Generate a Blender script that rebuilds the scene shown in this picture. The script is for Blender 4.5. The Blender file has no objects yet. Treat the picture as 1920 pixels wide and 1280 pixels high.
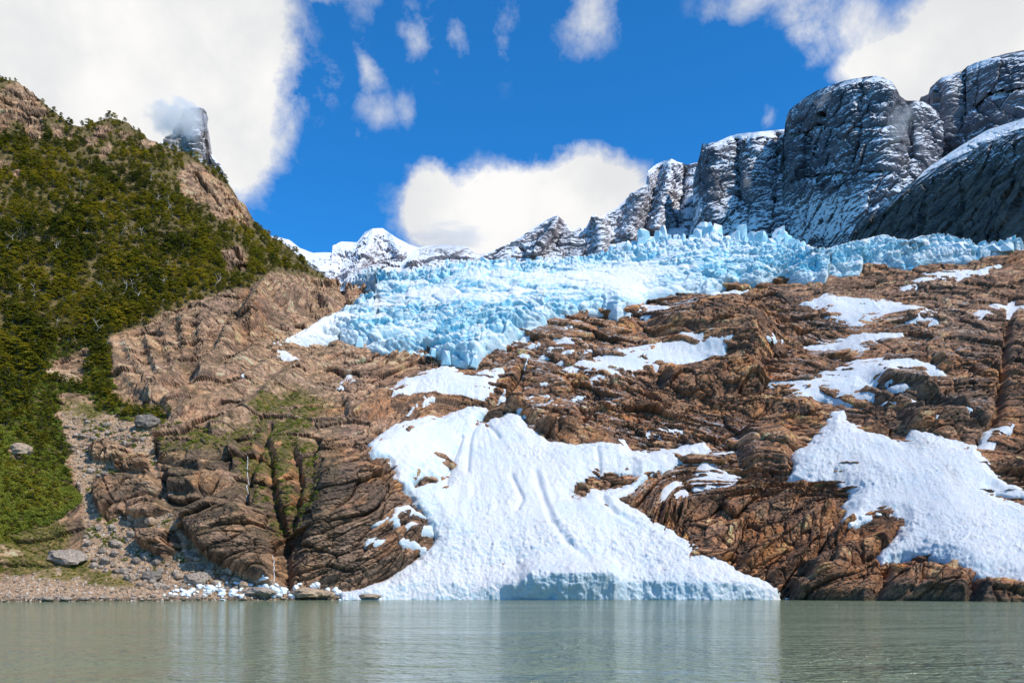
import bpy, bmesh, math, random
import numpy as np
R = math.radians
rng = np.random.default_rng(7)
random.seed(7)
scene = bpy.context.scene
COL = scene.collection

# ------------------------------------------------------------------ camera
F, VH, CU, ZC = 1700.0, 1105.0, 960.0, 3.2        # focal length (px of a 1920 wide frame), horizon row, centre column, eye height
cam_d = bpy.data.cameras.new('camera')
cam = bpy.data.objects.new('camera', cam_d); COL.objects.link(cam)
cam.location = (0, 0, ZC); cam.rotation_euler = (R(90), 0, 0)
cam_d.sensor_width = 36; cam_d.lens = 36 * F / 1920
cam_d.shift_y = (VH - 640) / 1920
cam_d.clip_start = 0.5; cam_d.clip_end = 30000
scene.camera = cam

# ------------------------------------------------------------------ light
SUN_EL, SUN_AZ = 48.0, 122.0                        # azimuth clockwise from +Y (the view direction) towards +X
def view_dir(u, v):
    d = np.array([(u - CU) / F, 1.0, (VH - v) / F]); return d / np.linalg.norm(d)
sun_d = bpy.data.lights.new('sun', 'SUN'); sun_d.energy = 4.6; sun_d.angle = R(0.5); sun_d.color = (1, .93, .82)
sun = bpy.data.objects.new('sun', sun_d); COL.objects.link(sun)
import mathutils
to_sun = mathutils.Vector((math.cos(R(SUN_EL)) * math.sin(R(SUN_AZ)), math.cos(R(SUN_EL)) * math.cos(R(SUN_AZ)), math.sin(R(SUN_EL))))
sun.rotation_euler = to_sun.to_track_quat('Z', 'Y').to_euler()

class G:
    """small helper for node graphs"""
    def __init__(s, tree): s.t = tree; s.N = tree.nodes; s.L = tree.links
    def put(s, sock, v):
        if v is None: return
        if isinstance(v, bpy.types.NodeSocket): s.L.new(v, sock)
        else:
            if hasattr(sock.default_value, '__len__') and not hasattr(v, '__len__'): v = (v,) * len(sock.default_value)
            if hasattr(v, '__len__') and len(v) == 3 and len(sock.default_value) == 4: v = (*v, 1)
            sock.default_value = v
    def math(s, op, a, b=None, c=None, clamp=False):
        n = s.N.new('ShaderNodeMath'); n.operation = op; n.use_clamp = clamp
        for i, x in enumerate((a, b, c)): s.put(n.inputs[i], x) if x is not None else None
        return n.outputs[0]
    def vmath(s, op, a, b=None, out=0):
        n = s.N.new('ShaderNodeVectorMath'); n.operation = op
        s.put(n.inputs[0], a)
        if op == 'SCALE': s.put(n.inputs['Scale'], b)
        elif b is not None: s.put(n.inputs[1], b)
        return n.outputs['Value'] if op in ('LENGTH', 'DOT_PRODUCT', 'DISTANCE') else n.outputs[0]
    def noise(s, vec, scale, detail=4, rough=.5, dist=0, col=False, lac=2.0):
        n = s.N.new('ShaderNodeTexNoise'); s.put(n.inputs['Vector'], vec); n.inputs['Scale'].default_value = scale
        n.inputs['Detail'].default_value = detail; n.inputs['Roughness'].default_value = rough
        n.inputs['Distortion'].default_value = dist; n.inputs['Lacunarity'].default_value = lac
        return n.outputs['Color'] if col else n.outputs['Fac']
    def voro(s, vec, scale, feature='F1', out='Distance', rand=1):
        n = s.N.new('ShaderNodeTexVoronoi'); n.feature = feature; s.put(n.inputs['Vector'], vec); n.inputs['Scale'].default_value = scale
        n.inputs['Randomness'].default_value = rand
        return n.outputs[out]
    def map(s, v, a, b, c=0., d=1., smooth=True):
        n = s.N.new('ShaderNodeMapRange'); n.interpolation_type = 'SMOOTHSTEP' if smooth else 'LINEAR'
        s.put(n.inputs[0], v); n.inputs[1].default_value = a; n.inputs[2].default_value = b
        n.inputs[3].default_value = c; n.inputs[4].default_value = d
        return n.outputs[0]
    def mix(s, f, a, b, mode='MIX'):
        n = s.N.new('ShaderNodeMix'); n.data_type = 'RGBA'; n.blend_type = mode
        s.put(n.inputs[0], f); s.put(n.inputs[6], a); s.put(n.inputs[7], b)
        return n.outputs[2]
    def ramp(s, f, stops):
        n = s.N.new('ShaderNodeValToRGB'); e = n.color_ramp.elements
        while len(e) < len(stops): e.new(.5)
        for k, (p, c) in enumerate(stops): e[k].position = p; e[k].color = (*c, 1)
        s.put(n.inputs[0], f); return n.outputs[0]
    def attr(s, name):
        n = s.N.new('ShaderNodeAttribute'); n.attribute_name = name; return n.outputs['Fac']
    def pos(s): return s.N.new('ShaderNodeNewGeometry').outputs['Position']
    def nz(s):
        x = s.N.new('ShaderNodeSeparateXYZ'); s.L.new(s.N.new('ShaderNodeNewGeometry').outputs['Normal'], x.inputs[0]); return x.outputs[2]
    def scalev(s, vec, sc):
        return s.vmath('MULTIPLY', vec, sc)
    def bump(s, h, strength, dist, normal=None):
        n = s.N.new('ShaderNodeBump'); n.inputs['Strength'].default_value = strength; n.inputs['Distance'].default_value = dist
        s.L.new(h, n.inputs['Height'])
        if normal is not None: s.L.new(normal, n.inputs['Normal'])
        return n.outputs[0]

def smooth01(x): x = np.clip(x, 0, 1); return x * x * (3 - 2 * x)

# ------------------------------------------------------------------ world: Nishita sky with broken cumulus
world = bpy.data.worlds.new('World'); scene.world = world; world.use_nodes = True
wt = world.node_tree; wt.nodes.clear(); g = G(wt)
sky = g.N.new('ShaderNodeTexSky'); sky.sky_type = 'NISHITA'; sky.sun_disc = False
sky.sun_elevation = R(SUN_EL); sky.sun_rotation = R(SUN_AZ); sky.air_density = 1.0; sky.dust_density = 0.0; sky.ozone_density = 4.0; sky.altitude = 2200
dirv = g.N.new('ShaderNodeTexCoord').outputs['Generated']
blue = g.mix(1.0, sky.outputs[0], (.30, 1.50, 2.25), 'MULTIPLY')
# cumulus: centre direction (column, row of the view it appears in), half width, half height in radians, weight
CLOUDS = [(120, 60, .19, .15, 1.35), (330, 120, .10, .115, 1.1), (425, 75, .045, .065, .6), (455, 130, .03, .03, .45), (480, 220, .034, .026, .45), (300, 240, .08, .07, .9),
          (860, 415, .075, .045, 1.0), (800, 362, .026, .040, .8), (1010, 390, .075, .052, 1.05), (1130, 370, .06, .045, .95), (985, 345, .03, .025, .35),
          (1420, -5, .07, .022, .46), (1520, 20, .05, .035, .55), (1600, 30, .03, .05, .5), (1545, 80, .028, .035, .5), (1600, 125, .045, .02, .46), (1840, 75, .09, .06, 1.0), (1740, 140, .05, .04, .75), (1930, 20, .08, .06, .7),
          (1100, 25, .035, .045, .5), (690, 130, .020, .050, .50), (785, 60, .026, .06, .44), (612, 160, .034, .034, .40), (700, 195, .040, .024, .42), (862, 60, .016, .028, .40),
          (600, -12, .06, .014, .55), (690, 5, .03, .025, .40), (950, 60, .022, .06, .36), (1440, 215, .012, .02, .36), (755, 190, .02, .03, .4), (815, 155, .015, .015, .38), (683, 255, .013, .009, .4)]
n1 = g.noise(dirv, 13, 9, .66, .25)
n2 = g.noise(dirv, 3.2, 3, .5)
dens = g.map(n2, .50, .80, 0, 1.1, False)                         # the scattered clouds of the rest of the sky
warp = g.vmath('SCALE', g.vmath('SUBTRACT', g.noise(dirv, 14, 5, .6, 0, True), (.5, .5, .5)), .05)
dw = g.vmath('ADD', dirv, warp)
blob = None
for (u, v, w, h, a) in CLOUDS:
    d = view_dir(u, v)
    q = g.vmath('MULTIPLY', g.vmath('SUBTRACT', dw, tuple(d)), (1 / w, 1 / w, 1 / h))
    b = g.map(g.vmath('LENGTH', q), 0, 1.5, a, 0)
    blob = b if blob is None else g.math('ADD' if a >= .6 else 'MAXIMUM', blob, b)
blob = g.math('MINIMUM', blob, 1.3)
open_view = g.map(g.vmath('LENGTH', g.vmath('SUBTRACT', dirv, tuple(view_dir(1000, 250)))), .55, .9)   # clear gap over the valley
dens = g.math('MAXIMUM', g.math('MULTIPLY', dens, open_view), blob)
cov = g.map(g.math('ADD', dens, g.math('MULTIPLY', g.math('SUBTRACT', n1, .5), 1.5)), .20, .68, 0, 1, False)
cov = g.math('MULTIPLY', cov, g.map(dens, 0.0, .50, 0, 1, False))
shade = g.noise(dirv, 7, 5, .55)
ccol = g.mix(g.map(shade, .35, .65), (7.9, 8.0, 8.15), (9.9, 9.8, 9.65))
wcol = g.mix(cov, blue, ccol)
bg = g.N.new('ShaderNodeBackground'); g.L.new(wcol, bg.inputs[0]); bg.inputs[1].default_value = 0.10
wo = g.N.new('ShaderNodeOutputWorld'); g.L.new(bg.outputs[0], wo.inputs[0])
world.cycles.sampling_method = 'MANUAL'; world.cycles.sample_map_resolution = 512

scene.view_settings.view_transform = 'Standard'; scene.view_settings.look = 'None'
scene.view_settings.exposure = 0.0; scene.view_settings.gamma = 1; scene.view_settings.use_curve_mapping = False
cy = scene.cycles
cy.max_bounces = 14; cy.diffuse_bounces = 2; cy.glossy_bounces = 2; cy.transmission_bounces = 2; cy.transparent_max_bounces = 6; cy.volume_bounces = 14
cy.use_denoising = True; cy.caustics_reflective = False; cy.caustics_refractive = False

# ------------------------------------------------------------------ numpy noise
def _h(ix, iy, iz, s=0):
    h = (ix.astype(np.uint32) * np.uint32(374761393)) ^ (iy.astype(np.uint32) * np.uint32(668265263)) ^ (iz.astype(np.uint32) * np.uint32(2147483647)) ^ np.uint32(s * 974711 + 12345)
    h = (h ^ (h >> np.uint32(13))) * np.uint32(1274126177)
    h = (h ^ (h >> np.uint32(16))) * np.uint32(2246822519)
    return h ^ (h >> np.uint32(15))
def perlin(p, seed=0):
    p = p.astype(np.float32); i = np.floor(p); f = p - i; i = i.astype(np.int64)
    w = f * f * f * (f * (f * 6 - 15) + 10)
    out = np.zeros(len(p), np.float32)
    for dx in (0, 1):
        for dy in (0, 1):
            for dz in (0, 1):
                h = _h(i[:, 0] + dx, i[:, 1] + dy, i[:, 2] + dz, seed)
                gx = (h & np.uint32(1023)).astype(np.float32) / 511.5 - 1
                gy = ((h >> np.uint32(10)) & np.uint32(1023)).astype(np.float32) / 511.5 - 1
                gz = ((h >> np.uint32(20)) & np.uint32(1023)).astype(np.float32) / 511.5 - 1
                d = gx * (f[:, 0] - dx) + gy * (f[:, 1] - dy) + gz * (f[:, 2] - dz)
                wx = w[:, 0] if dx else 1 - w[:, 0]; wy = w[:, 1] if dy else 1 - w[:, 1]; wz = w[:, 2] if dz else 1 - w[:, 2]
                out += d * wx * wy * wz
    return out * 1.2
def fbm(p, o=4, seed=0, gain=.5, ridged=False):
    a, t, out = 1., 0., np.zeros(len(p), np.float32)
    for k in range(o):
        n = perlin(p * (2.03 ** k) + k * 17.3, seed + k)
        if ridged: n = 1 - 2 * np.abs(n)
        out += a * n; t += a; a *= gain
    return out / t
def worley(p, seed=0, facet=False):
    p = p.astype(np.float32); i = np.floor(p); f = p - i; i = i.astype(np.int64)
    f1 = np.full(len(p), 9., np.float32); f2 = f1.copy(); cid = np.zeros(len(p), np.float32); fc = np.zeros(len(p), np.float32)
    for dx in (-1, 0, 1):
        for dy in (-1, 0, 1):
            for dz in (-1, 0, 1):
                h = _h(i[:, 0] + dx, i[:, 1] + dy, i[:, 2] + dz, seed)
                a = (h & np.uint32(1023)).astype(np.float32) / 1023 + dx - f[:, 0]
                b = ((h >> np.uint32(10)) & np.uint32(1023)).astype(np.float32) / 1023 + dy - f[:, 1]
                c = ((h >> np.uint32(20)) & np.uint32(1023)).astype(np.float32) / 1023 + dz - f[:, 2]
                d = a * a + b * b + c * c
                near = d < f1
                f2 = np.where(near, f1, np.minimum(f2, d))
                cid = np.where(near, ((h >> np.uint32(5)) & np.uint32(4095)).astype(np.float32) / 4095, cid)
                if facet:
                    sx = ((h >> np.uint32(3)) & np.uint32(255)).astype(np.float32) / 127.5 - 1; sy = ((h >> np.uint32(12)) & np.uint32(255)).astype(np.float32) / 127.5 - 1; sz = ((h >> np.uint32(21)) & np.uint32(255)).astype(np.float32) / 127.5 - 1
                    fc = np.where(near, a * sx + b * sy + c * sz, fc)
                f1 = np.where(near, d, f1)
    if facet: return np.sqrt(f1), np.sqrt(f2), cid, fc
    return np.sqrt(f1), np.sqrt(f2), cid
def frame(a, b, c):                                   # three axes scaled: p @ M
    return np.array([a, b, c], float).T
def strata_axes(dip, strike_scale, dip_scale, thick):  # beds dipping to +X by dip degrees
    d = R(dip)
    e1 = np.array([math.cos(d), 0, -math.sin(d)]) / strike_scale
    e2 = np.array([0, 1, 0]) / dip_scale
    e3 = np.array([math.sin(d), 0, math.cos(d)]) / thick
    return frame(e1, e2, e3)

def sdf(poly, u, v):                                  # signed distance, + inside
    poly = np.array(poly, float); sh = u.shape; u = u.ravel(); v = v.ravel()
    best = np.full(u.shape, 1e9); ins = np.zeros(u.shape, bool)
    for k in range(len(poly)):
        x0, y0 = poly[k]; x1, y1 = poly[(k + 1) % len(poly)]
        dx, dy = x1 - x0, y1 - y0; L = dx * dx + dy * dy + 1e-9
        t = np.clip(((u - x0) * dx + (v - y0) * dy) / L, 0, 1)
        best = np.minimum(best, (u - x0 - t * dx) ** 2 + (v - y0 - t * dy) ** 2)
        c = (y0 > v) != (y1 > v)
        ins ^= c & (u < dx * (v - y0) / (dy if abs(dy) > 1e-9 else 1e-9) + x0)
    s = np.sqrt(best); return np.where(ins, s, -s).reshape(sh)
def linedist(pts, u, v):
    best = np.full(u.shape, 1e9)
    for (x0, y0), (x1, y1) in zip(pts[:-1], pts[1:]):
        dx, dy = x1 - x0, y1 - y0; L = dx * dx + dy * dy + 1e-9
        t = np.clip(((u - x0) * dx + (v - y0) * dy) / L, 0, 1)
        best = np.minimum(best, (u - x0 - t * dx) ** 2 + (v - y0 - t * dy) ** 2)
    return np.sqrt(best)

# ------------------------------------------------------------------ the ground plan: distance of the slope at surveyed points (column, row, metres north of the boat)
CTRL = [(-250,1131,215),(0,1129,235),(150,1128,245),(300,1126,255),(450,1124,268),(600,1122,280),(750,1121,288),(960,1120,292),(1200,1120,292),(1450,1121,287),(1600,1124,272),(1750,1127,258),(1920,1130,245),(2180,1133,232),
 (0,1104,262),(150,1102,270),(300,1098,280),(430,1100,285),
 (-250,1000,262),(-250,700,370),(-250,400,520),(-250,100,680),(0,1000,290),(0,850,345),(0,700,405),(0,500,510),(0,300,620),(0,140,710),
 (120,1000,305),(120,850,360),(150,700,430),(150,500,535),(160,225,720),(300,1000,305),(300,900,330),(290,800,370),(250,720,420),(250,600,500),(300,450,600),(300,265,740),
 (420,1040,292),(420,930,310),(400,830,355),(400,760,405),(400,650,480),(420,560,540),(420,480,610),(420,310,800),
 (540,1050,298),(540,900,320),(540,820,358),(540,740,418),(530,620,540),(520,530,620),(520,445,850),(600,520,900),(640,560,720),
 (680,1080,290),(680,950,308),(680,850,338),(640,780,400),(650,700,490),(660,650,550),
 (850,1000,325),(850,860,400),(880,770,455),(850,690,525),(860,600,610),(860,500,760),(720,600,620),(720,505,800),
 (1050,1000,325),(1050,860,400),(1050,760,465),(1050,650,550),(1050,560,650),(1050,475,820),
 (1300,1040,310),(1300,900,375),(1300,780,450),(1300,650,545),(1300,540,650),(1320,440,800),
 (1550,1060,295),(1550,900,360),(1550,770,430),(1550,650,530),(1550,530,640),(1550,455,760),
 (1800,1060,275),(1800,900,340),(1800,770,405),(1800,650,500),(1800,540,610),(1800,450,740),
 (2180,1000,285),(2180,800,380),(2180,650,480),(2180,450,720)]
CTRL += [(u, 1168, y - 14) for (u, v, y) in CTRL[:14]]
_su, _sy = [q[0] for q in CTRL[:14]], [q[2] for q in CTRL[:14]]
CTRL = [(u, v, y if y < np.interp(u, _su, _sy) else float(np.interp(u, _su, _sy) * (y / np.interp(u, _su, _sy)) ** .64)) for (u, v, y) in CTRL]
def _tps_fit(c, lam=2e-4):
    c = np.array(c, float); P = c[:, :2] / 1000; n = len(P)
    d = np.linalg.norm(P[:, None] - P[None], axis=2); K = np.where(d > 0, d * d * np.log(d + 1e-12), 0) + lam * np.eye(n)
    A = np.zeros((n + 3, n + 3)); A[:n, :n] = K; A[:n, n] = 1; A[:n, n + 1:] = P; A[n, :n] = 1; A[n + 1:, :n] = P.T
    return P, np.linalg.solve(A, np.concatenate([np.log(c[:, 2]), np.zeros(3)]))
_TP, _TW = _tps_fit(CTRL)
def depth(u, v):
    sh = np.shape(u); u = np.ravel(u) / 1000; v = np.ravel(v) / 1000
    o = _TW[-3] + _TW[-2] * u + _TW[-1] * v
    for k in range(len(_TP)):
        r2 = (u - _TP[k, 0]) ** 2 + (v - _TP[k, 1]) ** 2 + 1e-12
        o += _TW[k] * .5 * r2 * np.log(r2)
    return np.exp(o).reshape(sh)
def at(u, v, Y): return np.stack([(u - CU) / F * Y, Y, ZC + (VH - v) / F * Y], -1)

def grid_normals(P):
    du = np.gradient(P, axis=1); dv = np.gradient(P, axis=0)
    n = np.cross(du, dv); n /= np.linalg.norm(n, axis=2, keepdims=True) + 1e-9
    return np.where((n[..., 1:2] > 0), -n, n)          # towards the viewer's side
def outward(N, k=.6):
    o = N * (1 - k) + np.array([0., -1., .12]) * k; return o / np.linalg.norm(o, axis=2, keepdims=True)
def grid_mesh(name, P, attrs=None, keep=None, smooth=True):   # smooth False: every fracture facet keeps its edge
    r, c = P.shape[:2]; idx = np.arange(r * c).reshape(r, c)
    q = np.stack([idx[:-1, :-1], idx[:-1, 1:], idx[1:, 1:], idx[1:, :-1]], -1).reshape(-1, 4)
    if keep is not None: q = q[keep.reshape(-1)]
    used, inv = np.unique(q, return_inverse=True); q = inv.reshape(-1, 4)
    V = P.reshape(-1, 3)[used]
    m = bpy.data.meshes.new(name)
    m.vertices.add(len(V)); m.vertices.foreach_set('co', V.astype(np.float32).ravel())
    m.loops.add(q.size); m.loops.foreach_set('vertex_index', q.astype(np.int32).ravel())
    m.polygons.add(len(q)); m.polygons.foreach_set('loop_start', np.arange(0, q.size, 4, dtype=np.int32))
    m.polygons.foreach_set('use_smooth', np.full(len(q), smooth))
    for k, a in (attrs or {}).items():
        if a.ndim == 3:
            ca = np.ones((len(used), 4), np.float32); ca[:, :3] = a.reshape(-1, 3)[used]
            at_ = m.attributes.new(k, 'FLOAT_COLOR', 'POINT'); at_.data.foreach_set('color', ca.ravel()); continue
        at_ = m.attributes.new(k, 'FLOAT', 'POINT'); at_.data.foreach_set('value', a.reshape(-1)[used].astype(np.float32))
    m.update(calc_edges=True)
    return m
def obj(name, mesh, mat, parent=None):
    o = bpy.data.objects.new(name, mesh); COL.objects.link(o)
    if mat is not None and not len(mesh.materials): mesh.materials.append(mat)
    if parent is not None: o.parent = parent
    return o
def tag(o, label=None, cat=None, group=None, kind=None):
    if label: o['label'] = label
    if cat: o['category'] = cat
    if group: o['group'] = group
    if kind: o['kind'] = kind
    return o
def tri_mesh(name, V, Fc, smooth=False):
    m = bpy.data.meshes.new(name); V = np.asarray(V, np.float32); Fc = np.asarray(Fc, np.int32); k = Fc.shape[1]
    m.vertices.add(len(V)); m.vertices.foreach_set('co', V.ravel())
    m.loops.add(Fc.size); m.loops.foreach_set('vertex_index', Fc.ravel())
    m.polygons.add(len(Fc)); m.polygons.foreach_set('loop_start', np.arange(0, Fc.size, k, dtype=np.int32))
    m.polygons.foreach_set('use_smooth', np.full(len(Fc), smooth)); m.update(calc_edges=True)
    return m

# ------------------------------------------------------------------ materials
def material(name):
    m = bpy.data.materials.new(name); m.use_nodes = True; t = m.node_tree
    p = t.nodes['Principled BSDF']; return m, G(t), p
def finish(p, g, col, rough=.85, spec=.25, normal=None):
    g.put(p.inputs['Base Color'], col); g.put(p.inputs['Roughness'], rough); p.inputs['Specular IOR Level'].default_value = spec
    if normal is not None: g.L.new(normal, p.inputs['Normal'])

# slope rock: mineral colours, plus painted shade on the lower cliff, are stored on the mesh (bedding, stains, lichen, scree), the shader adds grain
rock, g, p = material('slope_rock')
P0 = g.pos()
tint = g.N.new('ShaderNodeAttribute'); tint.attribute_name = 'mineral'
nC = g.noise(P0, 1.1, 5, .7)
c = g.mix(g.map(nC, .28, .72), g.mix(.55, tint.outputs['Color'], (.02, .016, .012)), g.mix(.10, tint.outputs['Color'], (.75, .62, .48)))
b1 = g.bump(g.noise(g.vmath('MULTIPLY', P0, (.6, .6, 1.5)), 1.2, 6, .75), 1.0, .9)
finish(p, g, c, .82, .2, b1)

def snow_material(name, blue_amt, dirt_amt, lump):
    m, g, p = material(name); P0 = g.pos()
    lum = g.noise(P0, .5 * lump, 4, .65)
    steep = g.map(g.math('ADD', g.nz(), g.math('MULTIPLY', g.math('SUBTRACT', lum, .5), 1.6)), .08, .50, 1, 0)
    patch = g.map(g.noise(P0, .05, 4, .6), .45, .68)
    bl = g.math('MULTIPLY', g.math('ADD', g.math('MULTIPLY', steep, .8), g.math('MULTIPLY', patch, .35)), blue_amt, clamp=True)
    if name == 'glacier_ice': bl = g.math('MULTIPLY', bl, g.math('SUBTRACT', 1.0, g.attr('firn')))
    c = g.mix(bl, (.79, .80, .82) if lump == 1 else (.86, .875, .89), (.34, .70, .86))
    if lump == 1:                                      # lumps of clear ice among the snow
        c = g.mix(g.math('MULTIPLY', g.map(g.noise(P0, .9, 3, .6), .56, .68), .55), c, (.50, .73, .86))
    if name == 'glacier_ice': c = g.mix(g.math('MULTIPLY', g.attr('crack'), .9), c, (.13, .60, .84))
    deep = g.map(lum, .52, .66)
    c = g.mix(g.math('MULTIPLY', g.math('MULTIPLY', deep, bl), .8), c, (.11, .50, .74))
    if dirt_amt > .05:
        fall = g.noise(g.vmath('MULTIPLY', P0, (.5, .08, .08)), .35, 5, .65)
        c = g.mix(g.math('MULTIPLY', g.map(fall, .50, .72), dirt_amt), c, (.45, .40, .34))
        c = g.mix(g.math('MULTIPLY', g.map(g.noise(P0, 2.2, 3, .7), .66, .76), dirt_amt), c, (.22, .18, .14))
    if name == 'glacier_ice':
        c = g.mix(g.math('MULTIPLY', g.attr('dirt'), g.map(g.noise(g.vmath('MULTIPLY', P0, (.25, .25, 1.6)), .35, 5, .7), .47, .62)), c, (.23, .24, .22))
    b = g.bump(g.noise(P0, 1.6 if lump == 1 else 1.2, 6, .75), .9, .8)
    finish(p, g, c, .7, .2, b)
    return m
snow = snow_material('avalanche_snow', .40, .16, 1.0)
snow_dirty = snow_material('dirty_avalanche_snow', .38, .38, 1.0)
ice = snow_material('glacier_ice', 1.0, .0, .6)

def cliff_material(name, rock_lo, rock_hi, snow_lo, snow_w, bstr=.8, scale=1.0):
    m, g, p = material(name); P0 = g.pos(); sv = g.vmath('MULTIPLY', P0, (.6 * scale, .6 * scale, 1.4 * scale))
    n = g.noise(sv, .03, 8, .68); n2 = g.noise(P0, .012 * scale, 4, .6)
    c = g.mix(g.map(n, .3, .72), rock_lo, rock_hi)
    c = g.mix(g.math('MULTIPLY', g.map(n2, .5, .66), .35), c, (.16, .12, .10))
    fine = g.noise(g.vmath('MULTIPLY', P0, (.7 * scale, .7 * scale, 1.8 * scale)), .055, 9, .75)
    s = g.math('ADD', g.nz(), g.math('MULTIPLY', g.math('SUBTRACT', fine, .5), 2.1))
    s = g.math('ADD', s, g.math('MULTIPLY', g.math('SUBTRACT', n2, .5), .8))
    s = g.math('ADD', s, g.math('MULTIPLY', g.attr('snow'), 1.0))
    f = g.map(s, snow_lo, snow_lo + snow_w)
    c = g.mix(f, c, (.78, .81, .86))
    b = g.bump(g.noise(sv, .12, 9, .72), bstr, 5.0)
    finish(p, g, c, .8, .2, b); return m
cliff = cliff_material('snowy_cliff_rock', (.055, .060, .080), (.20, .19, .205), .26, .38)
far_cliff = cliff_material('far_snowy_rock', (.15, .135, .15), (.34, .30, .31), .12, .45)
mound = cliff_material('dark_mound_rock', (.03, .032, .034), (.17, .155, .14), .50, .34, .8, 1.8)
peak_mat = cliff_material('peak_rock', (.20, .18, .175), (.46, .40, .37), .36, .3)

water, g, p = material('glacial_lake_water')
P0 = g.pos()
wa = g.noise(g.vmath('MULTIPLY', P0, (.75, 1.0, 1)), 1.5, 3, .6, .3)
wb = g.noise(g.vmath('MULTIPLY', P0, (.5, 1.0, 1)), .34, 3, .55, .3)
gust = g.map(g.noise(g.vmath('MULTIPLY', P0, (.5, 1, 1)), .03, 4, .55), .38, .62, .4, 1.1)
h = g.math('MULTIPLY', g.math('ADD', g.math('MULTIPLY', wb, 3.2), g.math('MULTIPLY', wa, 2.2)), gust)
b = g.bump(h, 1.0, .60)
finish(p, g, g.mix(g.noise(P0, .02, 3, .5), (.165, .205, .11), (.215, .25, .15)), .07, .5, b)
p.inputs['IOR'].default_value = 1.33

# ------------------------------------------------------------------ lake
lake_m = tri_mesh('lake', [(-3000, -3000, 0), (3000, -3000, 0), (3000, 700, 0), (-3000, 700, 0)], [(0, 1, 2, 3)])
tag(obj('lake', lake_m, water), kind='structure')

# ------------------------------------------------------------------ the near mountainside (left forested mountain + ice-polished rock slope)
SKY_U = [-260, -100, 0, 30, 60, 90, 130, 155, 180, 205, 235, 265, 300, 350, 383, 417, 432, 470, 497, 514, 544, 564, 591, 622, 640, 655, 690, 712, 722, 800, 880, 970, 1064, 1152, 1209, 1260, 1320, 1400, 1480, 1550, 1620, 1745, 1830, 1912, 2000, 2180]
SKY_V = [112, 135, 146, 150, 168, 198, 230, 236, 226, 220, 226, 250, 272, 285, 305, 330, 350, 404, 438, 446, 466, 486, 508, 526, 530, 533, 538, 546, 530, 512, 500, 502, 495, 488, 480, 470, 470, 478, 486, 485, 478, 474, 475, 468, 455, 420]
us = np.arange(-260, 2181, 2.0); NR = 500
tt = np.linspace(0, 1, NR)
Sv = np.interp(us, SKY_U, SKY_V)
U = np.repeat(us[None], NR, 0); V = 1168 + tt[:, None] * (Sv[None] - 1168)
D = depth(U, V); P = at(U, V, D); N = grid_normals(P)
flat = P.reshape(-1, 3); Uf, Vf = U.ravel(), V.ravel()

FOREST = [(-300, 90), (0, 130), (60, 150), (100, 190), (160, 225), (215, 212), (300, 262), (350, 278), (390, 300), (440, 350), (500, 430), (560, 470), (625, 523), (600, 522), (540, 512), (510, 508), (498, 520), (440, 548), (400, 556), (330, 580), (285, 602), (225, 628), (203, 645), (210, 690), (205, 735), (235, 757), (290, 772), (330, 785), (285, 790), (240, 778), (190, 770), (150, 742), (115, 745), (105, 775), (125, 850), (140, 900), (150, 960), (115, 985), (90, 1000), (0, 1020), (-300, 1040)]
HOLES = [[(-60, 190), (0, 172), (35, 150), (62, 165), (82, 200), (92, 212), (72, 225), (82, 262), (55, 262), (40, 225), (0, 250), (-40, 250)],
         [(329, 335), (353, 302), (380, 310), (430, 356), (464, 390), (470, 424), (437, 418), (396, 409), (388, 385), (363, 382), (339, 355)],
         [(412, 470), (447, 464), (478, 494), (460, 506), (428, 508)], [(186, 236), (203, 230), (212, 248), (168, 283), (158, 270)], [(216, 256), (249, 243), (245, 262), (232, 264)],
         [(252, 270), (278, 258), (298, 268), (275, 280)], [(-5, 296), (20, 303), (19, 320), (-5, 322)], [(122, 260), (139, 240), (146, 246), (128, 264)], [(180, 290), (205, 272), (212, 285), (190, 300)],
         [(78, 700), (110, 672), (160, 652), (172, 662), (158, 690), (155, 722), (125, 718), (90, 708)], [(15, 845), (40, 832), (60, 848), (52, 860), (20, 862)], [(25, 325), (40, 318), (42, 335), (25, 340)],
         [(98, 232), (120, 236), (112, 262), (100, 262)]]
wob = 6 * perlin(flat / 14, 3) + 4 * perlin(flat / 5, 4)
fs = sdf(FOREST, Uf, Vf) + 1.2 * wob + 55 * fbm(flat / 22, 4, 9, .6) * smooth01((Vf - 600) / 150)
for h_ in HOLES: fs = np.minimum(fs, -(sdf(h_, Uf, Vf) + wob * .6))
def soft(poly, w=10): return smooth01((sdf(poly, Uf, Vf) + wob * .8) / w + .5)
SCREE = [(110, 765), (150, 745), (240, 775), (285, 790), (285, 830), (300, 900), (310, 950), (345, 1000), (400, 1060), (500, 1100), (520, 1135), (-300, 1180), (-300, 1080), (60, 1075), (150, 1040), (160, 960), (140, 900), (120, 830)]
BEACH = [(-300, 1078), (0, 1083), (180, 1095), (260, 1090), (420, 1088), (640, 1112), (700, 1160), (-300, 1200)]
gravel = np.maximum(soft(SCREE), soft(BEACH, 6))
GRASS = [[(60, 1065), (150, 1040), (230, 1075), (255, 1100), (150, 1097), (60, 1085)], [(0, 1000), (110, 975), (140, 1000), (100, 1040), (120, 1060), (0, 1085), (-300, 1090), (-300, 1010)], [(225, 750), (300, 770), (300, 800), (220, 790)], [(110, 745), (210, 760), (170, 800), (120, 780)], [(270, 975), (330, 985), (320, 1000), (280, 995)]]
grass = np.max([soft(q, 14) for q in GRASS], 0)
SLABS = [[(175, 900), (200, 892), (290, 888), (308, 920), (285, 945), (200, 975), (175, 940)], [(225, 958), (300, 935), (322, 960), (285, 976), (232, 972)], [(245, 985), (330, 995), (345, 1030), (310, 1050), (265, 1030)], [(165, 840), (200, 825), (250, 845), (240, 870), (180, 868)], [(215, 860), (270, 850), (290, 885), (220, 885)]]
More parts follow.
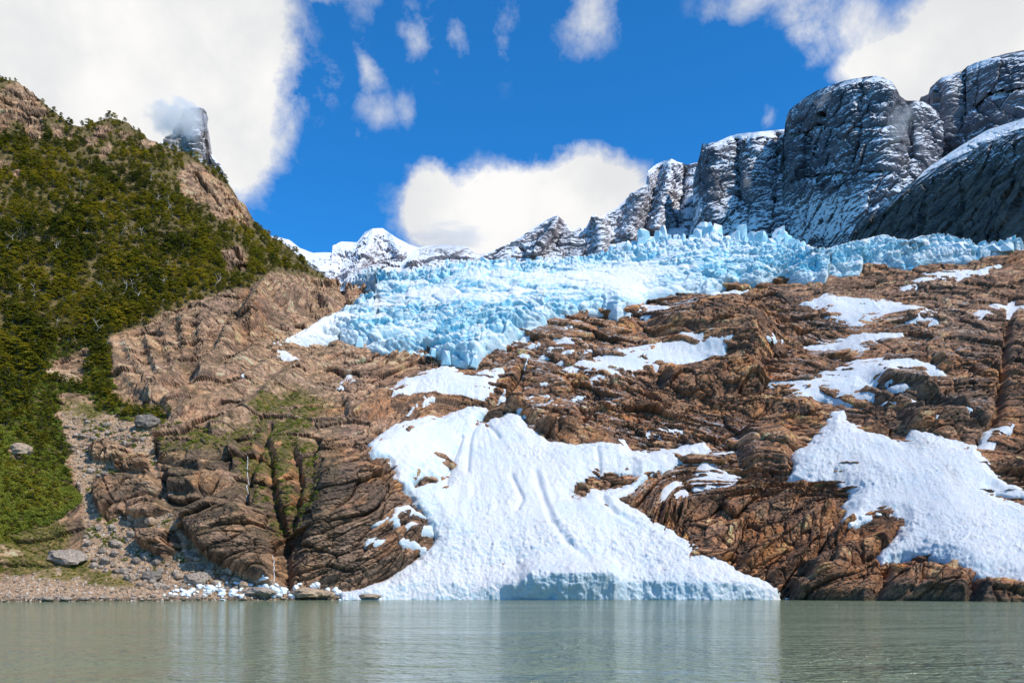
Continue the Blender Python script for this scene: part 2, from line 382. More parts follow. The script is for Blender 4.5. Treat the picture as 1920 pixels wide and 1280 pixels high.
for q in SLABS: gravel = gravel * (1 - soft(q, 5))
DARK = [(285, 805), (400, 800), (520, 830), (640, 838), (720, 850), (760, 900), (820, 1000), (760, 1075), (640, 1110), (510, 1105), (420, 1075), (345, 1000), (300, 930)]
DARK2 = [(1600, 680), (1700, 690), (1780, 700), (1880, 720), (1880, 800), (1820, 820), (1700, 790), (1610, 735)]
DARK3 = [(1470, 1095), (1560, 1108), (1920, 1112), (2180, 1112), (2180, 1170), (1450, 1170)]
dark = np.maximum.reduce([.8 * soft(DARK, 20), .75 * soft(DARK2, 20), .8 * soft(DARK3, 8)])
right = smooth01((Uf - 640) / 260 + wob * .02)
rust = np.maximum.reduce([.55 * smooth01((Uf - 900) / 250), .9 * soft([(430, 560), (510, 520), (520, 600), (640, 740), (740, 760), (700, 830), (600, 830), (520, 680)], 60), .8 * soft([(440, 800), (600, 820), (780, 940), (560, 1010), (440, 900)], 60), .35 * np.ones_like(Uf)])
MOSS = [[(430, 800), (520, 790), (600, 830), (600, 940), (560, 1000), (520, 1010), (480, 950), (440, 880)], [(480, 740), (560, 720), (620, 760), (560, 810), (460, 820)], [(280, 800), (420, 790), (430, 850), (300, 860)]]
moss = np.maximum(np.max([soft(q, 40) for q in MOSS], 0), .25 * (Uf < 640))
dust = np.maximum.reduce([.8 * soft([(930, 590), (1150, 580), (1330, 540), (1300, 600), (1200, 680), (1180, 800), (1000, 830), (930, 720)], 50), .75 * soft([(1150, 790), (1400, 780), (1420, 900), (1200, 960)], 40), .5 * soft([(1450, 560), (1850, 560), (1850, 760), (1450, 760)], 60)])
soil = smooth01(fs / 8 + .5)

# relief of the ice-polished bedrock: domes, ribs and gullies (metres out of the slope)
disp = np.zeros(len(flat), np.float32)
DOMES = [(5, 40, [(585, 840), (650, 832), (700, 845), (745, 885), (785, 950), (815, 1000), (770, 1066), (640, 1112), (545, 1112), (555, 1010), (580, 930)]),
         (8, 22, [(342, 960), (400, 935), (470, 950), (497, 990), (515, 1040), (518, 1112), (450, 1085), (380, 1040), (343, 1000)]),
         (5, 18, [(282, 815), (380, 808), (450, 835), (460, 870), (380, 890), (300, 870)]), (5, 16, [(310, 875), (420, 865), (440, 900), (380, 930), (315, 920)]),
         (4, 12, SLABS[0]), (4, 10, SLABS[1]), (4, 14, SLABS[2]), (3, 12, SLABS[3]), (3, 12, SLABS[4]),
         (14, 70, [(1200, 590), (1300, 555), (1380, 550), (1440, 580), (1480, 650), (1420, 700), (1250, 660)]),
         (8, 24, [(1235, 700), (1330, 672), (1410, 680), (1440, 705), (1430, 740), (1300, 750), (1240, 735)]),
         (6, 26, [(1660, 1060), (1720, 1046), (1780, 1068), (1815, 1090), (1815, 1140), (1640, 1140)]), (5, 16, [(1822, 1090), (1880, 1092), (1960, 1110), (1960, 1145), (1822, 1145)]),
         (6, 22, [(1500, 1050), (1600, 1010), (1680, 985), (1670, 1030), (1600, 1070), (1520, 1110)]), (6, 18, [(1480, 1080), (1640, 1060), (1660, 1100), (1620, 1140), (1480, 1140)]),
         (7, 30, [(1390, 800), (1470, 790), (1500, 830), (1480, 890), (1400, 900), (1380, 850)]), (6, 20, [(1640, 690), (1730, 700), (1780, 740), (1700, 770), (1640, 740)]),
         (5, 18, [(1680, 770), (1800, 760), (1840, 800), (1760, 825), (1700, 810)]), (6, 20, [(1740, 660), (1800, 665), (1810, 690), (1760, 695)]),
         (5, 14, [(905, 770), (985, 752), (985, 770), (940, 790), (905, 795)]), (7, 16, [(940, 800 - 40), (1000, 745), (1080, 760), (1100, 800), (1040, 828), (1000, 805)]),
         (9, 30, [(470, 540), (500, 515), (512, 560), (505, 610), (470, 640), (440, 600)]), (5, 22, [(640, 745), (720, 735), (760, 760), (700, 790), (650, 790)])]
for a, w, q in DOMES: disp += a * smooth01((sdf(q, Uf, Vf) + wob * .5) / w) ** .6
RIBS = [(2.6, 13, [(212, 640), (222, 690), (270, 735), (285, 752)]), (2.2, 12, [(235, 635), (255, 680), (300, 735)]), (3.2, 10, [(280, 640), (295, 690), (310, 715)]), (2.6, 14, [(310, 625), (330, 690), (335, 705)]),
        (3.0, 12, [(345, 605), (348, 665)]), (3.4, 18, [(385, 600), (380, 655)]), (7, 18, [(440, 630), (415, 670), (385, 700)]), (5, 12, [(330, 712), (290, 740)]), (5, 16, [(480, 660), (430, 700), (350, 740), (320, 760)]),
        (4, 13, [(500, 690), (430, 740), (330, 780)]), (4, 15, [(560, 690), (480, 760), (400, 800)]), (5, 15, [(520, 560), (620, 570), (640, 560)]), (-4, 10, [(500, 830), (512, 940), (535, 1010), (540, 1115)]), (-3, 8, [(545, 830), (560, 900), (545, 1000)]),
        (-3, 6, [(505, 790), (470, 880), (460, 940)]), (-3.5, 8, [(1840, 830), (1880, 760), (1890, 640), (1900, 560)]), (4, 10, [(1450, 1080), (1520, 1030), (1590, 985)]), (4, 9, [(1400, 1050), (1480, 1000), (1560, 950)]), (4, 10, [(1330, 1020), (1420, 960), (1500, 920)]),
        (3, 8, [(1250, 960), (1330, 930), (1420, 920)]), (4, 8, [(1640, 715), (1760, 745), (1850, 790)]), (4, 8, [(1620, 735), (1720, 775)]), (-5, 9, [(640, 540), (650, 580), (640, 590)]),
        (-4, 6, [(980, 690), (945, 745), (905, 775)]), (4, 9, [(520, 535), (570, 560), (620, 580)]), (-4, 5, [(520, 525), (570, 555), (600, 575)]), (-3, 4, [(530, 555), (580, 580)])]
for a, w, q in RIBS: disp += 1.25 * a * np.exp(-(linedist(q, Uf, Vf) / w) ** 2 * 1.2)
rk = 1 - .75 * np.clip(np.maximum(gravel, soil * .8), 0, 1)           # scree and forest floor are smoother
wv3 = np.stack([fbm(flat / 45, 3, 11), fbm(flat / 45, 3, 21), fbm(flat / 45, 3, 31)], -1) * 14
q0 = flat + wv3
dipL, dipR = strata_axes(-22, 1, 1, 1), strata_axes(16, 1, 1, 1)
ql = q0 @ dipL; qr = q0 @ dipR
rw = smooth01((Uf - 650) / 250)[:, None]
rlow = (smooth01((Uf - 1180) / 120) * smooth01((Vf - 860) / 80))[:, None]; qd = q0 @ strata_axes(-38, 1, 1, 1)
qs = (ql * (1 - rw) + qr * rw) * (1 - rlow) + qd * rlow                                          # beds tilt differently on the two sides
polish = np.maximum.reduce([.95 * soft([(430, 755), (560, 750), (720, 760), (740, 800), (600, 822), (430, 815)], 25), .75 * soft([(205, 640), (330, 580), (500, 520), (640, 560), (640, 680), (560, 800), (300, 800), (215, 740)], 40), .6 * soft([(1480, 500), (1900, 480), (1980, 640), (1700, 640), (1480, 580)], 50), .45 * soft([(1380, 790), (1520, 780), (1480, 900), (1390, 900)], 30)])
rough = (.30 + .62 * smooth01(fbm(flat / 55, 2, 2) * 1.8 + .5)) * (1 - .6 * polish)          # smooth polished slabs next to broken ground
disp += 5.5 * fbm(flat / 70, 3, 1) * rk
f1, f2, cA, fA = worley(qs / np.array([26, 20, 10]), 5, True)
disp += rk * (1 - .5 * polish) * (3.6 * fA + 1.5 * (cA - .5) * smooth01((f2 - f1) / .2) - 1.3 * np.exp(-((f2 - f1) / .045) ** 2))
f1, f2, cB, fB = worley(qs / np.array([11, 9, 3.4]) + 7, 6, True)
edB = f2 - f1
disp += rk * rough * (1.7 * fB + .95 * (cB - .5) * smooth01(edB / .2) - 1.1 * np.exp(-(edB / .06) ** 2))
f1, f2, cC, fC = worley(qs / np.array([4.6, 4.0, 1.5]) + 3, 8, True)
disp += rk * rough * (.8 * fC + .5 * (cC - .5) - .4 * np.exp(-((f2 - f1) / .1) ** 2))
edCc = f2 - f1
f1, f2, cD, fD = worley(q0 / np.array([1.9, 1.7, 1.0]) + 5, 9, True); edC = f2 - f1
disp += rk * (.25 + rough) * (.42 * fD - .16 * np.exp(-(edC / .12) ** 2))
s_ = qs[:, 2] / 8 + .8 * perlin(flat / 30, 44); fr = s_ - np.floor(s_)
disp += rk * 1.3 * (np.minimum(fr / .75, (1 - fr) / .25) - .5)        # ledges
disp += (.35 + .25 * rk) * fbm(flat / 3.0, 4, 60, .65)
inF = sdf([(600, 1060), (1480, 1060), (1480, 1200), (600, 1200)], Uf, Vf)
sh_fade = np.clip((1130 - Vf) / 40, .15, 1)                           # the shore itself is low
sh_fade = np.where((Uf > 640), np.clip((1150 - Vf) / 30, .5, 1), sh_fade)
disp *= sh_fade
disp -= 5 * smooth01((Vf - 1070) / 25) * smooth01((Uf - 700) / 40) * smooth01((1440 - Uf) / 30)   # bedrock under the cone's foot
Pd = P + outward(N) * disp.reshape(U.shape)[..., None]
# behind the skyline the ground falls away
back = []
for k, d_ in enumerate((3, 8, 16, 30, 60, 110, 200, 320)):
    back.append(Pd[-1] + np.stack([Pd[-1][:, 0] / Pd[-1][:, 1] * d_, np.full(len(us), d_), np.full(len(us), -.25 * d_ - .0006 * d_ * d_)], -1))
PF = np.concatenate([Pd, np.array(back)], 0)
def ext(a): a = a.reshape(U.shape); return np.concatenate([a, np.repeat(a[-1:], 8, 0)], 0)
# mineral colours, with some shade painted into the dark ramp
def lerp(a, b, t): return a + (b - a) * np.asarray(t)[..., None]
def ramp(x, stops):
    xs = [q[0] for q in stops]; return np.stack([np.interp(x, xs, [q[1][k] for q in stops]) for k in range(3)], -1)
bed = .5 + .70 * fbm(qs / np.array([22, 20, 2.6]), 5, 201, .65) + .42 * (cB - .5) + .30 * (cA - .5) + .30 * (cC - .5)
pale_c = ramp(bed, [(.05, (.12, .088, .07)), (.4, (.33, .225, .16)), (.6, (.50, .36, .265)), (.9, (.66, .52, .41))])
rust_c = ramp(bed, [(.05, (.045, .034, .03)), (.33, (.16, .09, .058)), (.52, (.32, .175, .095)), (.7, (.45, .285, .18)), (.95, (.56, .43, .32))])
dark_c = ramp(bed, [(.1, (.030, .025, .022)), (.45, (.088, .068, .055)), (.7, (.165, .125, .095)), (.95, (.28, .21, .155))])  # dark wet rock, toned down further to paint in shade on the cliff front
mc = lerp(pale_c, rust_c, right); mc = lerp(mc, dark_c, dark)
n_or = smooth01((fbm(q0 / 34, 4, 210, .6) + .35 * (cB - .5) - .02) / .30)
ORANGE = [[(1130, 765), (1240, 760), (1250, 820), (1180, 825)], [(1560, 795), (1700, 800), (1700, 830), (1600, 815)], [(1380, 1000), (1600, 930), (1690, 985), (1640, 1100), (1480, 1110)], [(1650, 1050), (1800, 1070), (1800, 1120), (1640, 1115)], [(1250, 930), (1420, 930), (1400, 1000), (1280, 980)], [(450, 530), (510, 530), (505, 640), (440, 660)], [(570, 820), (700, 840), (790, 950), (740, 930), (640, 860)], [(1240, 680), (1420, 690), (1420, 745), (1250, 740)], [(190, 900), (215, 905), (210, 960), (190, 950)], [(500, 960), (545, 960), (545, 1100), (505, 1100)]]
n_or = np.maximum(n_or, np.max([soft(q, 30) for q in ORANGE], 0) * smooth01(.62 + 1.5 * fbm(q0 / 12, 4, 211, .6) + .5 * (cB - .5))); rust = np.maximum(rust, np.max([soft(q, 30) for q in ORANGE], 0) * .85)
mc = lerp(mc, ramp(bed, [(.2, (.22, .09, .03)), (.5, (.40, .20, .07)), (.8, (.55, .33, .14))]), n_or * rust)
mc = lerp(mc, mc * np.array([1.25, .98, .72]), smooth01((cB * .6 + cA * .4 - .5) * 3) * (.4 + .6 * right)); mc = lerp(mc, mc * np.array([.72, .76, .82]), smooth01((.42 - cB * .5 - cC * .5) * 4) * .8)
n_gr = smooth01((fbm(q0 / 48, 4, 220, .6) + .3 * (cA - .5) - .05) / .3)
mc = lerp(mc, ramp(bed, [(.2, (.075, .066, .062)), (.5, (.19, .165, .15)), (.85, (.40, .36, .32))]), n_gr * .38)
n_pu = smooth01((fbm(q0 / 22, 3, 230) - .18) / .25)
mc = lerp(mc, np.array([.10, .062, .055]), n_pu * .5 * right)
pinkz = np.maximum(.55 * soft([(1480, 500), (1900, 480), (1980, 680), (1700, 640), (1480, 590)], 60), .5 * soft([(205, 640), (330, 580), (500, 520), (640, 560), (700, 700), (560, 800), (300, 800), (215, 740)], 60))
n_pk = smooth01((fbm(q0 / 17, 4, 233, .6) + .4 * (cB - .5) - .02) / .28)
mc = lerp(mc, ramp(bed, [(.15, (.20, .15, .13)), (.5, (.40, .30, .25)), (.85, (.58, .48, .41))]), np.clip(n_pk * .30 + pinkz * .5, 0, .7))
mc = lerp(mc, mc * .55, smooth01((fbm(q0 / 28, 3, 236) + .35 * (cA - .5) - .16) / .2) * .8)
vn = smooth01((fbm(qs / np.array([9, 8, 3]), 4, 237, .65) + .5 * (cC - .5) + .3 * (cB - .5) - .06) / .2)
mc = lerp(mc, mc * np.array([.36, .38, .42]), vn * .85 * (.68 + .32 * right))                     # black lichen and desert varnish
# dark water streaks down the faces
stk = smooth01((fbm(flat * np.array([1 / 3., 1 / 40., 1 / 40.]), 4, 240, .6) - .12) / .22) * smooth01((fbm(flat / 25, 2, 241) + .1) / .3)
mc = lerp(mc, np.array([.055, .042, .034]), stk * .55 * (1 - gravel))
mc = lerp(mc, np.array([.035, .026, .02]), .75 * np.exp(-(edB / .05) ** 2) * (1 - gravel))     # darker along the joints
mc = lerp(mc, np.array([.03, .023, .018]), .75 * np.exp(-(edCc / .08) ** 2) * (1 - gravel)); mc = mc * (1 + .55 * (cD - .5))[:, None]
gr_n = .5 + .8 * fbm(flat / 1.6, 4, 250, .7)
mc = lerp(mc, ramp(gr_n, [(.1, (.11, .085, .06)), (.5, (.31, .245, .18)), (.9, (.55, .46, .37))]), gravel)
nzv = grid_normals(Pd)[..., 2].ravel()
veg = fbm(flat / 9, 5, 260, .65)
mossm = moss * (1 - gravel) * smooth01((veg + .55 * (nzv - .45) + .12) / .22)
mc = lerp(mc, ramp(.5 + .9 * fbm(flat / 2.2, 3, 261), [(.1, (.022, .026, .006)), (.5, (.075, .078, .014)), (.9, (.17, .14, .03))]), mossm)
grassm = grass * smooth01((veg + .25) / .3)
mc = lerp(mc, ramp(.5 + .9 * fbm(flat / 2.5, 4, 262, .7), [(.1, (.035, .04, .009)), (.5, (.105, .105, .02)), (.9, (.26, .20, .08))]), grassm)
mc = lerp(mc, np.array([.075, .072, .018]), soil * .9)
shore_wet = smooth01((1.1 + .5 * perlin(flat / 6, 270) - Pd[..., 2].ravel()) / .5)
mc = lerp(mc, np.array([.035, .034, .02]), .8 * shore_wet)
dm = dust * smooth01((nzv + 1.3 * fbm(qs / np.array([9, 8, 2.0]), 4, 280, .65) - .93) / .10)
mc = lerp(np.clip(mc * np.array([2.0, 1.62, 1.30]), 0, .8), np.array([.78, .81, .85]), dm)
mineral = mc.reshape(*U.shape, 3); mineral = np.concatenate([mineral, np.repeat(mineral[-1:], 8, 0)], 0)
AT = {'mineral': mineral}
CUT = 640
def part_cols(c0, c1): return PF[:, c0:c1], {k: a[:, c0:c1] for k, a in AT.items()}
ic = int(np.searchsorted(us, CUT))
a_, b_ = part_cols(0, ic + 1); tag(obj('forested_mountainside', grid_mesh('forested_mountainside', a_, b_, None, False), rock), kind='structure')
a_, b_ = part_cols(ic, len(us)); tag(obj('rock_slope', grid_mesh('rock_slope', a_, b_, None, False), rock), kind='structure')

def ground(u, v):                                     # point of the finished slope at a surveyed column/row
    u = np.atleast_1d(np.asarray(u, float)); v = np.atleast_1d(np.asarray(v, float))
    j = np.clip((u - us[0]) / 2.0, 0, len(us) - 1.001); j0 = j.astype(int)
    sv = np.interp(u, us, Sv); i = np.clip((v - 1168) / (sv - 1168) * (NR - 1), 0, NR - 1.001); i0 = i.astype(int)
    a, b = (i - i0)[:, None], (j - j0)[:, None]
    return (Pd[i0, j0] * (1 - a) * (1 - b) + Pd[i0 + 1, j0] * a * (1 - b) + Pd[i0, j0 + 1] * (1 - a) * b + Pd[i0 + 1, j0 + 1] * a * b)
def gval(arr, u, v):
    arr = np.asarray(arr).reshape(U.shape)
    j = np.clip((np.asarray(u) - us[0]) / 2.0, 0, len(us) - 1).astype(int); sv = np.interp(u, us, Sv)
    i = np.clip((np.asarray(v) - 1168) / (sv - 1168) * (NR - 1), 0, NR - 1).astype(int); return arr[i, j]
dispg = disp.reshape(U.shape)
# slope surface without the small relief, for snow to lie on
def blur(a, n):
    for _ in range(3):
        for ax in (0, 1):
            c_ = np.cumsum(np.concatenate([np.repeat(np.take(a, [0], ax), n + 1, ax), a, np.repeat(np.take(a, [-1], ax), n, ax)], ax), ax)
            sl = [slice(None)] * 2; s2 = [slice(None)] * 2; sl[ax] = slice(2 * n + 1, None); s2[ax] = slice(0, -(2 * n + 1))
            a = (c_[tuple(sl)] - c_[tuple(s2)]) / (2 * n + 1)
    return a
smooth_disp = blur(dispg, 6); wide_disp = blur(dispg, 26)
def sdisp(u, v, d=None):
    d = smooth_disp if d is None else d
    sh = u.shape; u = u.ravel(); v = v.ravel()
    j = np.clip((u - us[0]) / 2.0, 0, len(us) - 1.001); j0 = j.astype(int); sv = np.interp(u, us, Sv)
    i = np.clip((v - 1168) / (sv - 1168) * (NR - 1), 0, NR - 1.001); i0 = i.astype(int); a, b = i - i0, j - j0
    return (d[i0, j0] * (1 - a) * (1 - b) + d[i0 + 1, j0] * a * (1 - b) + d[i0, j0 + 1] * (1 - a) * b + d[i0 + 1, j0 + 1] * a * b).reshape(sh)

# ------------------------------------------------------------------ snow lying on the slope
def snow_patch(poly, label, thick=1.1, lump=.45, mat=snow, step=2.0, holes=(), edge=9, front=None, name='snow_patch', group=None, top=0., stuff=False, apex=None, chutes=()):
    polys = poly if stuff else [poly]
    allp = np.concatenate([np.array(q, float) for q in polys]); m = edge + 6
    u0, v0 = allp.min(0) - m; u1, v1 = allp.max(0) + m
    uu, vv = np.meshgrid(np.arange(u0, u1, step), np.arange(v0, v1, step))
    if stuff:
        sd = np.full(uu.shape, -99.)
        for q in polys:
            q = np.array(q, float); a, b = q.min(0) - m, q.max(0) + m
            mk = (uu > a[0]) & (uu < b[0]) & (vv > a[1]) & (vv < b[1])
            sd[mk] = np.maximum(sd[mk], sdf(q, uu[mk], vv[mk]))
    else: sd = sdf(poly, uu, vv)
    for hq in holes: sd = np.minimum(sd, -sdf(hq, uu, vv))
    Y = depth(uu, vv)
    if front is not None:                              # the foot of the cone ends in a low ice cliff standing in the lake
        fr_ = np.interp(uu, *zip(*front)) + 3 * perlin(np.stack([uu.ravel() / 22, 0 * uu.ravel(), 0 * uu.ravel()], -1), 76).reshape(uu.shape)
        w_ = smooth01((vv - (fr_ - 40)) / 40) * np.interp(uu, [880, 985, 1150, 1175, 1400, 1460], [.1, 1, 1, .5, .4, .1]); Y = Y * (1 - w_) + (depth(uu, np.full(uu.shape, 1121.)) - 5) * w_
        Y = Y + 1.5 * fbm(np.stack([uu.ravel() / 26, vv.ravel() / 40, 0 * uu.ravel()], -1), 4, 79).reshape(uu.shape)
    P_ = at(uu, vv, Y); N_ = grid_normals(at(uu, vv, depth(uu, vv)))
    fl = P_.reshape(-1, 3); sh = uu.shape
    sd = sd + (4 * perlin(fl / 7, 71) + 3.5 * perlin(fl / 2.6, 72) + 2 * perlin(fl / 1.2, 68)).reshape(sh)
    prof = np.where(sd > 0, np.clip(sd / (edge * 3.0), 0, 1) ** .8, sd / edge * 1.3)
    f1, f2, cid = worley(fl / 1.7, 73)
    g1, g2, gd = worley(fl / .8, 75)
    lz = np.clip(smooth01(.5 + 1.6 * fbm(fl / 18, 3, 69)) + .6 * smooth01((vv.ravel() - 960) / 90) * (top > 0), 0, 1)
    l = lump * ((.9 - f1) * 1.0 * np.clip((cid - .5) * 3, 0, 1) * lz + (.8 - g1) * (.3 + .6 * lz)) + lump * .6 * fbm(fl / 5, 4, 74, .6)
    # runnels down the fall line
    if apex is None: rn = fbm(fl * np.array([1 / 5., 1 / 60., 1 / 60.]) + 0.06 * fbm(fl / 20, 2, 78)[:, None], 4, 77)
    else:
        an = np.arctan2(uu - apex[0], vv - apex[1] + 60).ravel(); rr = np.hypot(uu - apex[0], vv - apex[1]).ravel()
        rn = .85 * fbm(np.stack([an * 15 + .7 * perlin(fl / 30, 70), rr / 110, 0 * an], -1), 5, 77, .62)
    for (a_, w_, ln) in chutes:
        dl = linedist(ln, uu, vv); rn = rn + (a_ / (.9 * lump) * np.exp(-(dl / w_) ** 2)).ravel()
    h_ = thick * prof + (l.reshape(sh) + .9 * lump * rn.reshape(sh)) * np.clip(sd / 6 + .6, 0, 1) + top * smooth01(sd / 110)
    h_ = h_ + (sdisp(uu, vv) if top == 0 else sdisp(uu, vv, wide_disp) * np.clip((1084 - vv) / 50, 0, 1))
    Pn = P_ + outward(N_, .45) * h_[..., None]
    kp = (sd > -edge)
    kq = kp[:-1, :-1] & kp[1:, 1:] & kp[:-1, 1:] & kp[1:, :-1]
    m_ = grid_mesh(name, Pn, None, kq)
    o = obj(name, m_, mat)
    if stuff: tag(o, label, 'snow', None, 'stuff')
    else: tag(o, label, 'snow', group)
    return o

FAN = [(692, 831), (741, 797), (802, 782), (835, 782), (862, 769), (886, 764), (912, 767), (901, 786), (902, 794), (935, 788), (956, 780), (976, 784), (990, 804), (1030, 833), (1077, 836), (1104, 833), (1124, 828), (1171, 821), (1180, 842), (1215, 848), (1240, 841), (1270, 838), (1319, 829), (1335, 849), (1274, 870), (1250, 882), (1215, 888), (1193, 912), (1170, 937), (1221, 971), (1282, 1008), (1343, 1040), (1392, 1073), (1424, 1085), (1457, 1103), (1459, 1113), (1452, 1126), (640, 1128), (637, 1112), (684, 1100), (718, 1090), (751, 1070), (788, 1046), (815, 1022), (818, 999), (802, 962), (778, 935), (748, 901), (738, 861), (704, 848)]
snow_patch(FAN, 'great white avalanche cone spreading from the cliffs down to the lake edge', 2.8, .75, snow, 1.7,
           holes=[[(1065, 920), (1090, 905), (1100, 897), (1140, 888), (1185, 885), (1196, 893), (1185, 908), (1140, 915), (1105, 914), (1075, 924)], [(770, 908), (785, 897), (800, 895), (838, 891), (832, 900), (795, 907), (778, 918)]], edge=8, front=[(600, 1116), (900, 1112), (960, 1110), (1000, 1092), (1060, 1087), (1110, 1085), (1145, 1089), (1160, 1100), (1250, 1104), (1380, 1103), (1460, 1110)], name='avalanche_cone', top=2.5, apex=(900, 785), chutes=[(-1.5, 5, [(897, 790), (880, 830), (876, 890)]), (-1.5, 4, [(865, 830), (845, 880), (835, 915)]), (-1.0, 6, [(1004, 895), (1014, 930), (1034, 985), (1060, 1025), (1100, 1055)]), (.5, 5, [(1016, 895), (1026, 930), (1046, 985), (1075, 1022)]), (-1.4, 5, [(960, 905), (980, 945), (972, 965)]), (-1.4, 6, [(1130, 940), (1150, 965), (1190, 985)]), (-1.2, 4, [(912, 800), (935, 830)]), (-1.2, 5, [(1118, 850), (1124, 885)])])
RFAN = [(1560, 775), (1583, 770), (1585, 788), (1627, 809), (1692, 829), (1709, 812), (1782, 825), (1831, 835), (1851, 857), (1863, 878), (1912, 912), (2020, 990), (2120, 1060), (2120, 1135), (1960, 1120), (1920, 1106), (1871, 1085), (1822, 1081), (1790, 1065), (1749, 1052), (1725, 1044), (1690, 1046), (1668, 1056), (1652, 1075), (1642, 1052), (1676, 1016), (1688, 982), (1648, 971), (1610, 985), (1599, 998), (1570, 1010), (1575, 985), (1590, 960), (1579, 952), (1600, 927), (1562, 906), (1538, 908), (1477, 900), (1489, 878), (1485, 857), (1518, 833), (1546, 797)]
snow_patch(RFAN, 'dirt streaked avalanche snow sheet above the shore boulders at far right', 2.7, .7, snow_dirty, 1.8, holes=[[(1868, 885), (1895, 892), (1925, 905), (1890, 905)], [(1858, 920), (1920, 935), (1930, 950), (1870, 930)]], edge=8, name='avalanche_cone', top=2, apex=(1575, 740))
snow_patch([(733, 732), (745, 712), (760, 702), (775, 705), (800, 690), (830, 685), (850, 686), (870, 700), (885, 706), (905, 692), (946, 686), (940, 703), (925, 715), (930, 722), (945, 742), (900, 749), (850, 746), (820, 749), (795, 756), (775, 742)], 'lumpy snow patch directly below the blue glacier tongue', 2.1, .9, snow, 1.8)
snow_patch([(1055, 695), (1090, 674), (1130, 668), (1160, 655), (1200, 650), (1250, 645), (1300, 644), (1330, 647), (1368, 655), (1352, 668), (1320, 670), (1300, 678), (1290, 690), (1260, 685), (1210, 690), (1170, 705), (1140, 710), (1108, 720), (1118, 702), (1090, 694)], 'smooth tapering snow patch under the rusty dome, right of centre', 1.6, .45)
snow_patch([(1506, 567), (1546, 552), (1587, 560), (1660, 562), (1709, 575), (1778, 595), (1741, 603), (1668, 597), (1619, 605), (1607, 611), (1558, 591)], 'lens shaped snow patch right of the rusty dome, below the ice edge', 1.6, .5)
snow_patch([(1693, 538), (1729, 514), (1774, 504), (1831, 502), (1875, 490), (1847, 510), (1806, 520), (1749, 522), (1717, 534)], 'thin crumbly snow strip just under the right end of the glacier', 1.3, .8)
snow_patch([(1828, 587), (1871, 567), (1930, 561), (1990, 560), (1990, 580), (1892, 580), (1850, 590)], 'snow strip cut by the right frame edge below the glacier end', 1.0, .5)
snow_patch([(1473, 735), (1493, 725), (1445, 716), (1485, 718), (1538, 701), (1579, 684), (1607, 672), (1668, 671), (1709, 669), (1737, 680), (1776, 700), (1729, 693), (1688, 692), (1668, 709), (1627, 721), (1640, 741), (1660, 750), (1627, 754), (1579, 751), (1546, 739), (1506, 742)], 'broad two-armed snow patch beside the dark mossy ribs on the right', 1.6, .5)
snow_patch([(1510, 644), (1566, 635), (1627, 624), (1692, 624), (1660, 636), (1627, 642), (1633, 654), (1599, 663), (1570, 647), (1530, 649)], 'narrow forked snow strip between two larger patches on the right slope', 0.9, .4, edge=6)
snow_patch([(1335, 849), (1372, 846), (1351, 862), (1323, 874), (1388, 894), (1384, 905), (1335, 905), (1302, 913), (1292, 900), (1311, 882)], 'zigzag snow tongue on brown rock right of the avalanche cone', 0.9, .35, edge=6)
snow_patch([(1262, 893), (1278, 906), (1296, 927), (1265, 925), (1236, 934), (1246, 914)], 'small wedge of snow on brown rock right of the avalanche cone', 0.9, .35, edge=6)
snow_patch([(1212, 808), (1224, 799), (1250, 801), (1282, 807), (1240, 812)], 'small flat snow lens on the orange rock above the cone', 0.9, .3, edge=5)
snow_patch([(633, 719), (655, 702), (680, 712), (640, 724)], 'isolated small snow patch on the brown rock left of centre', 0.9, .5, edge=6)
snow_patch([(516, 650), (532, 650), (548, 664), (576, 671), (553, 676), (533, 664)], 'little snow tongue hanging below the left tip of the glacier', 1.4, .4, edge=5)
snow_patch([(698, 992), (732, 972), (734, 962), (761, 953), (778, 962), (798, 971), (770, 976), (746, 976), (746, 998), (722, 990)], 'topmost snow ledge on the dark cliff beside the cone', 1.2, .4, edge=5)
snow_patch([(750, 1002), (765, 986), (790, 989), (814, 981), (816, 1004), (780, 1004)], 'middle snow ledge on the dark cliff touching the cone', 1.2, .4, edge=5)
snow_patch([(682, 1031), (690, 1018), (724, 1022), (715, 1036)], 'lowest left snow ledge on the dark cliff', 1.1, .4, edge=5)
snow_patch([(743, 1022), (760, 1016), (804, 1027), (797, 1036), (755, 1030)], 'lowest right snow ledge on the dark cliff', 1.1, .4, edge=5)
snow_patch([(1838, 838), (1850, 806), (1885, 791), (1908, 795), (1880, 816), (1856, 846)], 'dirty grey snow in the gully at the right edge above the fan', 1.4, .5, snow_dirty, edge=6)
small = []
for (cu, cv, su, sv, n) in [(1040, 640, 60, 40, 16), (1010, 770, 40, 35, 14), (1230, 590, 60, 20, 10), (1100, 700, 60, 50, 12), (1560, 640, 70, 40, 8), (1250, 850, 60, 30, 12), (1690, 770, 90, 40, 8), (950, 660, 25, 25, 6), (1340, 545, 60, 8, 6)]:
    for _ in range(n):
        u, v = cu + rng.normal() * su * .6, cv + rng.normal() * sv * .6
        w, hh = rng.uniform(7, 24), rng.uniform(1.5, 4); sl = rng.uniform(-.25, .1)
        if any(sdf(q, np.array([u]), np.array([v]))[0] > -5 for q in (FAN, RFAN)): continue
        small.append([(u - w, v - sl * w + 1), (u - w * .3, v - hh), (u + w * .5, v - hh * .7), (u + w, v + sl * w), (u + w * .2, v + hh)])
snow_patch(small, 'scattered thin remnants of snow on the rock ledges', 1.3, .25, snow, 2.2, edge=4, name='snow_remnants', stuff=True)

